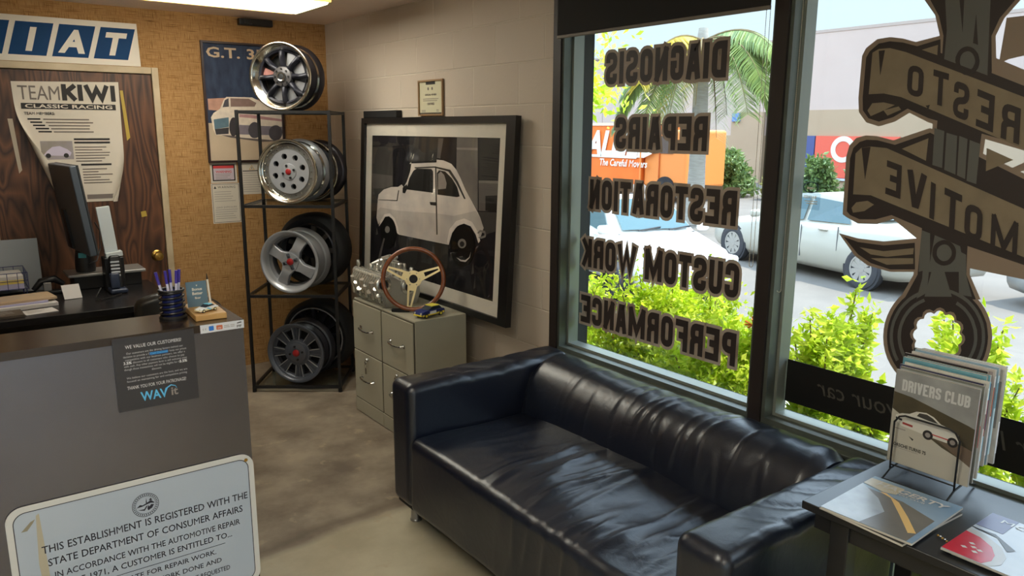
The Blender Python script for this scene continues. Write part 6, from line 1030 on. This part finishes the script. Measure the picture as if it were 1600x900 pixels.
tag(MB().box((29.80, 18.95, 2.15), (29.89, 19.4, 2.55), mat('sign_blue_small', (92, 132, 196), .6)).build('wall_panel'), 'small blue plaque on the tan wall behind the palm', 'sign')
# removals container
M_or = mat('container_orange', (240, 120, 44), .5, noise_=((232, 110, 36), 2, .2)); M_orp = mat('container_edge', (232, 140, 70), .5)
t = thing('moving_truck', 'orange removals truck box with white lettering beyond the parked white car', 'truck', (20, 17, GZ)); o = T_(-20, -17, -GZ)
MB().box((18.2, 14.35, -.25), (20.6, 24.5, 1.93), M_or, o).build('cargo_box', t); MB().box((18.17, 14.35, 1.86), (20.63, 24.5, 1.97), mat('container_rail', (226, 200, 176), .5), o).build('top_rail', t)
MB().box((18.3, 12.35, -.3), (20.5, 14.30, 1.72), M_orp, o, bev=.12).build('cab', t); MB().box((18.27, 12.9, .9), (18.31, 13.9, 1.5), mat('cab_glass', (90, 74, 66), .2), o).build('cab_window', t)
MB().box((18.15, 14.30, -.25), (18.2, 14.36, 1.9), M_orp, o).box((18.25, 13.5, -.2), (18.29, 13.53, 1.6), mat('seam_orange', (196, 96, 40), .6), o).build('seam', t)
for y in (13.2, 17.5, 22):
    for x in (18.35, 20.45): MB().cyl((x-.12, y, GZ+.45), (x+.12, y, GZ+.45), .45, M_tyre, n=24, M=o).build('wheel', t)
F = plane_m((18.165, 19.55, 0), (0, -1, 0), (0, 0, 1)); b = MB(); o2 = o @ F
b.text('ALLIED', 1.25, M_signw, o2 @ T_(4.10, .78, .006), al='c', bold=2, width=3.5, shear=.3); b.text('The Careful Movers', .36, M_signw, o2 @ T_(4.3, .38, .006), al='c', bold=1, width=2.5, shear=.2)
b.poly([(2.4,.68),(5.0,.68),(5.1,.78),(2.45,.78)], .0, .006, M_signw, o2); b.build('lettering', t)
# cars: lofted body, greenhouse, wheels
def car(name, label, M, L, Wd, col, wb=None, tyre_r=.33, hubn=9, sc=1.0):
    t = thing(name, label, 'car', M=M); pm = mat('car_paint_%d_%d_%d' % col, col, .34, metal=.0, coat=.35); gl = mat('car_glass', (70, 98, 104), .12, spec=.5); blk = M_blkmat
    hl = L/2; hw = Wd/2; wb = wb or L*.585; xf, xr = wb/2+.02*L, -wb/2+.02*L
    # stations: x, bottom, shoulder, deck height, half width at shoulder
    stn = [(hl, .30, .50, .56, .62), (hl-.06, .22, .58, .66, .74), (hl-.35, .19, .66, .78, .84), (hl-.8, .18, .72, .86, .885), (hl*.42, .18, .80, .95, .90), (0, .18, .84, .98, .90), (-hl*.45, .18, .88, 1.0, .90), (-hl+.85, .19, .90, 1.04, .89), (-hl+.4, .22, .90, 1.06, .87), (-hl+.06, .28, .84, 1.02, .80), (-hl, .36, .70, .90, .70)]
    vs = []; NP = 12
    for x, zb, zs, zd, k in stn:
        h = hw/.9*k; ring = [(h*.86, zb), (h*.97, zb+.10), (h, zb+(zs-zb)*.5), (h*.985, zs), (h*.90, zs+(zd-zs)*.72), (h*.55, zd)]
        vs += [(x, -y, z) for y, z in ring]+[(x, y, z) for y, z in reversed(ring)]
    fs = [(j*NP+i, j*NP+(i+1) % NP, (j+1)*NP+(i+1) % NP, (j+1)*NP+i) for j in range(len(stn)-1) for i in range(NP)]+[tuple(reversed(range(NP))), tuple(range((len(stn)-1)*NP, len(stn)*NP))]
    MB().add(vs, fs, pm).build('body', t, smooth=50)
    # greenhouse
    zr = 1.44; gs = [(hl*.44, .93, .72*hw/.9), (hl*.10, zr-.03, .60*hw/.9), (-.12, zr, .60*hw/.9), (-hl*.34, zr-.05, .58*hw/.9), (-hl*.64, 1.02, .66*hw/.9)]
    base = [(hl*.44, .93), (hl*.12, .94), (-.12, .96), (-hl*.36, .99), (-hl*.64, 1.02)]; vs = []
    for (x, z, y), (bx, bz) in zip(gs, base):
        by = .80*hw/.9; vs += [(bx, -by, bz-.04), (x, -y, z), (x, y, z), (bx, by, bz-.04)]
    MB().add(vs, [(j*4+i, j*4+i+1, (j+1)*4+i+1, (j+1)*4+i) for j in range(4) for i in range(3)], pm).build('cabin', t, smooth=25)
    q = lambda a, b_, u: tuple(a[i]*(1-u)+b_[i]*u for i in range(3))
    for s_ in (-1, 1):
        def pt(j, u, off=.034): a = (base[j][0], s_*.80*hw/.9, base[j][1]-.04); b_ = (gs[j][0], s_*gs[j][2], gs[j][1]); p = q(a, b_, u); return (p[0], p[1]+s_*off, p[2])
        g = MB()
        for (ja, ua), (jb, ub), (jc, uc), (jd, ud) in ((( 0,.10),(2,.12),(2,.88),(1,.86)), ((2,.12),(3,.14),(3,.86),(2,.88))):
            p = [list(pt(ja, ua)), list(pt(jb, ub)), list(pt(jc, uc)), list(pt(jd, ud))]
            if ja == 0: p[1][0] += .05; p[2][0] += .05; p[0][0] -= .18
            else: p[0][0] -= .04; p[3][0] -= .04; p[1][0] -= .22
            g.add(p, [(0,1,2,3)], gl)
        g.build('side_window', t)
        MB().rbox((hl*.40, s_*(hw+.06), .99), (.12, .20, .14), .05, pm, k=3, m_=2).build('mirror', t, smooth=60)
        for dx in (.30, -.72): MB().box((dx, s_*(hw*.97), .86), (dx+.20, s_*(hw*1.0+.02), .885), pm, bev=.01).build('door_handle', t)
        MB().box((-.13, s_*(hw*.985), .35), (-.12, s_*(hw*1.002), .9), mat('panel_gap', (90, 90, 92), .7)).box((-.95, s_*(hw*.98), .55), (-.94, s_*(hw*1.002), .95), mat('panel_gap', (90,90,92))).build('door_seam', t)
        MB().rbox((-hl+.12, s_*hw*.72, .86), (.2, .3, .16), .05, mat('tail_lamp', (180, 40, 44), .3), k=3, m_=2).build('tail_light', t, smooth=60); MB().rbox((hl-.22, s_*hw*.66, .64), (.4, .34, .13), .05, mat('head_lamp', (214, 218, 220), .15), k=3, m_=2).build('headlight', t, smooth=60)
    ws = MB(); a0, a1 = .012, .02
    ws.add([(gs[0][0]-.03, -.66*hw/.9, .96), (gs[0][0]-.03, .66*hw/.9, .96), (gs[1][0]+.06, .55*hw/.9, zr-.06), (gs[1][0]+.06, -.55*hw/.9, zr-.06)], [(0,1,2,3)], gl, T_(.03, 0, .025)); ws.build('windscreen', t)
    MB().add([(gs[4][0]+.08, -.6*hw/.9, 1.08), (gs[4][0]+.08, .6*hw/.9, 1.08), (gs[3][0]-.05, .5*hw/.9, zr-.09), (gs[3][0]-.05, -.5*hw/.9, zr-.09)], [(0,1,2,3)], gl, T_(-.03, 0, .03)).build('rear_window', t)
    for s_ in (-.35, .2): MB().tube([(gs[0][0]+.03, s_, .97), (gs[0][0]-.02, s_+.42, 1.01)], .012, M_blk, 6).build('wiper', t)
    M_rim = mat('car_alloy', (190, 188, 184), .3, metal=.7); M_arch = mat('wheel_arch', (54, 54, 58), .8)
    for x in (xf, xr):
        for s_ in (-1, 1):
            F = plane_m((x, s_*(hw*.985), tyre_r), (s_*1, 0, 0), (0, 0, 1)) if s_ < 0 else plane_m((x, s_*(hw*.985), tyre_r), (-1, 0, 0), (0, 0, 1))
            MB().poly(circ(tyre_r*1.11, 32), -.1, -.004, M_arch, F).build('wheel_arch', t)
            wh = MB().lathe([(tyre_r*.66, .012), (tyre_r*.8, .025), (tyre_r*.97, .01), (tyre_r, -.02), (tyre_r, -.18), (tyre_r*.9, -.2)], mat('car_tyre', (58, 58, 62), .8), F, 36).build('wheel', t, smooth=40)
            r = MB(); r.lathe([(.001, -.02), (tyre_r*.66, -.03), (tyre_r*.67, .012)], M_arch, F, 28); r.lathe([(.001, .012), (tyre_r*.2, .01), (tyre_r*.22, -.005)], M_rim, F, 20); r.poly([circ(tyre_r*.66, 36), circ(tyre_r*.58, 36)], .0, .014, M_rim, F)
            for k in range(hubn): r.poly([(tyre_r*.15, -.03), (tyre_r*.6, -.05), (tyre_r*.6, .05), (tyre_r*.15, .03)], -.01, .008, M_rim, F @ RZ(2*pi*k/hubn))
            r.build('rim', wh)
    return t
def car_m(x, y, a, sc): return T_(x, y, GZ) @ RZ(a) @ Matrix.Scale(sc, 4)
# silver sedan: near-side rear wheel at about (9.4, .9), nose towards +y
ang = math.atan2(.97, .23); fd = Vector((cos(ang), sin(ang), 0)); rt_ = Vector((-fd.y, fd.x, 0))
Ls, Wd, wbs = 5.0, 1.8, 3.15; rear = Vector((9.37, .91, 0)); cen = rear+fd*(wbs/2-.02*Ls)+Vector((fd.y, -fd.x, 0))*(Wd/2)
car('parked_car', 'silver sedan parked across the lot behind the wrench emblem', T_(cen.x, cen.y, GZ) @ RZ(ang), Ls, Wd, (176, 172, 160), wb=wbs, tyre_r=.335, hubn=9)
hd = math.atan2(-.955, -.30); fw_ = Vector((cos(hd), sin(hd), 0)); wsx = 4.3/2*.44; cw = Vector((6.62, 2.78, 0))-fw_*wsx
car('parked_car', 'white car with its hood towards the left window', T_(cw.x, cw.y, GZ) @ RZ(hd), 4.3, 1.66, (240, 240, 238), tyre_r=.31)
rear = Vector((9.9, -1.62, 0)); cen = rear-fd*(2.7/2+.02*4.6)+Vector((fd.y, -fd.x, 0))*.9
car('parked_car', 'silver car at the far right beyond the window shrubs', T_(cen.x, cen.y, GZ) @ RZ(ang), 4.6, 1.8, (160, 161, 160), wb=2.7, tyre_r=.32, hubn=7)
car('parked_car', 'blue car far across the lot in the emblem gap', T_(24.5, 3.2, GZ) @ RZ(RD(80)), 4.6, 1.85, (40, 96, 190), tyre_r=.33)
# shrubs
M_leafy = leaf_mat('leaf_yellow_green', (150, 184, 24), (224, 230, 70), .55); M_leafd = leaf_mat('leaf_grey_green', (84, 112, 62), (128, 150, 84), .3); M_leaf2 = leaf_mat('leaf_lime', (164, 196, 30), (230, 236, 90), .6)
M_stem = mat('shrub_stem', (112, 96, 62), .8); M_flow = mat('orange_flower', (226, 110, 40), .6, noise_=((238, 150, 60), 30, .3))
def shrub(label, x, y, z0, rx, ry, h, n, lm, ls, seed, group, flowers=0, sprays=0):
    rd = random.Random(seed); t = thing('shrub', label, 'shrub', (x, y, z0), group=group); b = MB(); st = MB(); vs = []; fs = []; tips = []
    nst = 9+sprays
    n = int(n*(3.6 if x < 3 else 2)); ls *= .60
    for i in range(nst):
        a = rd.random()*2*pi; q = rd.random()**.5; tip = Vector((rx*q*cos(a), ry*q*sin(a), h*(.72+.33*rd.random())*(1-.25*q*q))); tips.append(tip)
        p1 = Vector((tip.x*.4, tip.y*.4, tip.z*.5)); st.tube([(tip.x*.08, tip.y*.08, 0), p1, tip], [.010, .007, .003], M_stem, 5)
    for k in range(n):
        if rd.random() < .5:
            tp = rd.choice(tips); u = .25+.75*rd.random(); c = Vector((tp.x*u**.8, tp.y*u**.8, tp.z*u))+Vector((rd.gauss(0, .08*rx), rd.gauss(0, .08*ry), rd.gauss(0, .05*h)))
        else:
            a = rd.random()*2*pi; q = rd.random()**.45; zz = rd.random(); rr = (1-.55*zz*zz); c = Vector((rx*q*cos(a)*rr, ry*q*sin(a)*rr, h*(.05+.85*zz*(1-.2*q))))
        l = ls*(.6+.8*rd.random()); d = Vector((rd.gauss(0,1), rd.gauss(0,1), rd.gauss(.2,.8))).normalized(); s_ = d.cross(Vector((rd.gauss(0,1), rd.gauss(0,1), rd.gauss(0,1)))).normalized(); w_ = l*.24; up = d.cross(s_)*l*.08; o_ = len(vs)
        vs += [tuple(c), tuple(c+d*l*.45+s_*w_+up), tuple(c+d*l), tuple(c+d*l*.45-s_*w_+up)]; fs += [(o_, o_+1, o_+2, o_+3)]
    b.add(vs, fs, lm); st.build('stems', t); b.build('foliage', t)
    for i in range(flowers):
        tp = rd.choice(tips); c = tp*(.7+.35*rd.random())+Vector((-abs(rd.gauss(0, .05)), rd.gauss(0,.08), rd.gauss(0,.05))); f = MB()
        for k in range(16):
            d = Vector((rd.gauss(0,1), rd.gauss(0,1), rd.gauss(0,1))).normalized(); f.cyl(c, c+d*.045, .002, M_flow, r1=.007, n=5)
        f.build('flower', t)
    return t
GB = 'shrubs in the bed under the window'
for i, (x, y, rx, ry, h, n, ls, sd_, fl, lb) in enumerate((
    (1.0, -1.45, .50, .42, 1.26, 4200, .075, 1, 3, 'leftmost lime green shrub outside, behind the first letters of the lowest word'),
    (1.2, -2.28, .55, .40, 1.27, 5000, .07, 2, 5, 'lime green shrub with orange flowers outside, behind the middle of the lowest word'),
    (.85, -2.98, .48, .32, 1.24, 4600, .07, 3, 5, 'lime green shrub with orange flowers outside, just left of the window post'),
    (1.5, -.50, .5, .42, 1.25, 3200, .075, 4, 0, 'lime green shrub outside, farthest back along the bed'),
    (1.0, -3.53, .34, .17, 1.32, 2600, .085, 5, 0, 'tall feathery shrub outside, just right of the window post'),
    (.75, -3.85, .28, .10, .92, 1300, .085, 6, 0, 'low shrub outside, below the wrench emblem ring on its left'),
    (1.45, -3.99, .42, .22, 1.24, 2800, .085, 7, 0, 'lime shrub seen through the ring of the wrench emblem'),
    (1.25, -4.56, .5, .24, 1.30, 3600, .09, 8, 0, 'bright lime shrub outside at the far right, behind the magazine rack'),
    (.8, -5.12, .40, .26, 1.05, 2200, .085, 9, 0, 'lime shrub outside the low window pane under the side table'))):
    shrub(lb, x, y, -.28, rx, ry, h, n, M_leafy if i % 2 else M_leaf2, ls, sd_, GB, fl, 6)
shrub('low dry shrub close to the glass under the right window', .48, -4.3, -.28, .16, .34, .62, 1600, M_leafy, .07, 21, GB)
shrub('rounded grey green shrub against the warehouse right of the palm', 22.3, 13.9, GZ, 1.2, 1.4, 2.1, 3000, M_leafd, .38, 11, None)
shrub('small dry shrub right of the rounded grey green shrub', 22.5, 11.5, GZ, .7, .5, 1.0, 1200, leaf_mat('leaf_olive', (140, 140, 84), (176, 170, 110), .3), .3, 12, None)
for i, (y, h, lb) in enumerate(((9.9, 1.7, 'dark green hedge bush under the indigo warehouse panel'), (8.2, 1.6, 'dark green hedge bush under the coral warehouse panel'), (6.5, 1.5, 'dark green hedge bush farthest right under the warehouse sign'))):
    shrub(lb, 22.5, y, GZ, .8, .62, h, 2000, M_leafd, .34, 14+i, 'hedge bushes along the warehouse')
# overhanging bough of a street tree at the left edge of the window
t = thing('street_tree', 'yellow green tree whose drooping bough shows at the left window edge', 'tree', (5.0, 3.2, GZ)); b = MB(); rd = random.Random(31); vs = []; fs = []
MB().tube([(0,0,0), (.1,0,1.6), (0,-.1,3.0), (-.5,-.7,3.5), (-.85,-1.25,3.25)], [.10,.08,.06,.03,.012], M_stem, 8).build('trunk', t, smooth=60)
for k in range(2200):
    c = Vector((-.80+rd.gauss(0,.24), -1.15+rd.gauss(0,.20), 2.98+rd.gauss(0,.12))) if k < 700 else Vector((rd.gauss(.3,.8), rd.gauss(.9,.7), 3.6+rd.gauss(0,.5)))
    l = .13*(.6+.8*rd.random()); d = Vector((rd.gauss(0,1), rd.gauss(0,1), rd.gauss(-.5,.7))).normalized(); s_ = d.cross(Vector((rd.gauss(0,1), rd.gauss(0,1), rd.gauss(0,1)))).normalized(); o_ = len(vs)
    vs += [tuple(c), tuple(c+d*l*.45+s_*l*.2), tuple(c+d*l), tuple(c+d*l*.45-s_*l*.2)]; fs.append((o_, o_+1, o_+2, o_+3))
b.add(vs, fs, M_leaf2); b.build('foliage', t)
# queen palm
t = thing('palm_tree', 'queen palm with drooping fronds standing across the lot', 'palm', (14, 8.23, GZ)); M_bark = mat('palm_bark', (176, 172, 164), .9, noise_=((150, 144, 136), 4, .2), stretch=(1,1,8)); M_frond = leaf_mat('palm_leaf', (96, 122, 70), (160, 178, 104), .35); M_froy = leaf_mat('palm_leaf_yellow', (190, 170, 60), (226, 206, 96), .4)
MB().tube([(0,0,0), (.03,.02,1.5), (0,0,3.2), (0,.03,4.6), (0,.03,5.1)], [.27,.22,.20,.17,.12], M_bark, 16).build('trunk', t, smooth=60)
rd = random.Random(17)
for i in range(18):
    a = 2*pi*i/18+rd.gauss(0, .12); rise = .9*rd.random()+.1; ln = 2.6+.5*rd.random(); f = MB(); pts = []
    for k in range(13):
        u = k/12; r = ln*(u-.18*u*u)*.92; z = 4.75+rise*1.5*u-(1.7+.9*(1-rise))*u*u*1.05; pts.append(Vector((r*cos(a), r*sin(a), z)))
    f.tube(pts, [.04*(1-.85*k/12) for k in range(13)], M_stem, 6); vs = []; fs = []; side = Vector((-sin(a), cos(a), 0))
    for k in range(120):
        u = .12+.88*k/119; j = min(11, int(u*12)); p = pts[j].lerp(pts[j+1], u*12-j)
        for s_ in (-1, 1):
            l = .85*(1-.5*u)*(.8+.4*rd.random()); d = (side*s_*.55+Vector((cos(a)*.25, sin(a)*.25, -1.0+.5*rd.random()))).normalized(); wv = Vector((cos(a), sin(a), 0))*.020; o_ = len(vs)
            m1 = p+side*s_*l*.25; vs += [tuple(p-wv), tuple(p+wv), tuple(m1+d*l*.5+wv), tuple(m1+d*l*.5-wv), tuple(m1+d*l)]; fs += [(o_, o_+1, o_+2, o_+3), (o_+3, o_+2, o_+4)]
    f.add(vs, fs, M_froy if i in (4, 8, 11) else M_frond); f.build('frond', t)
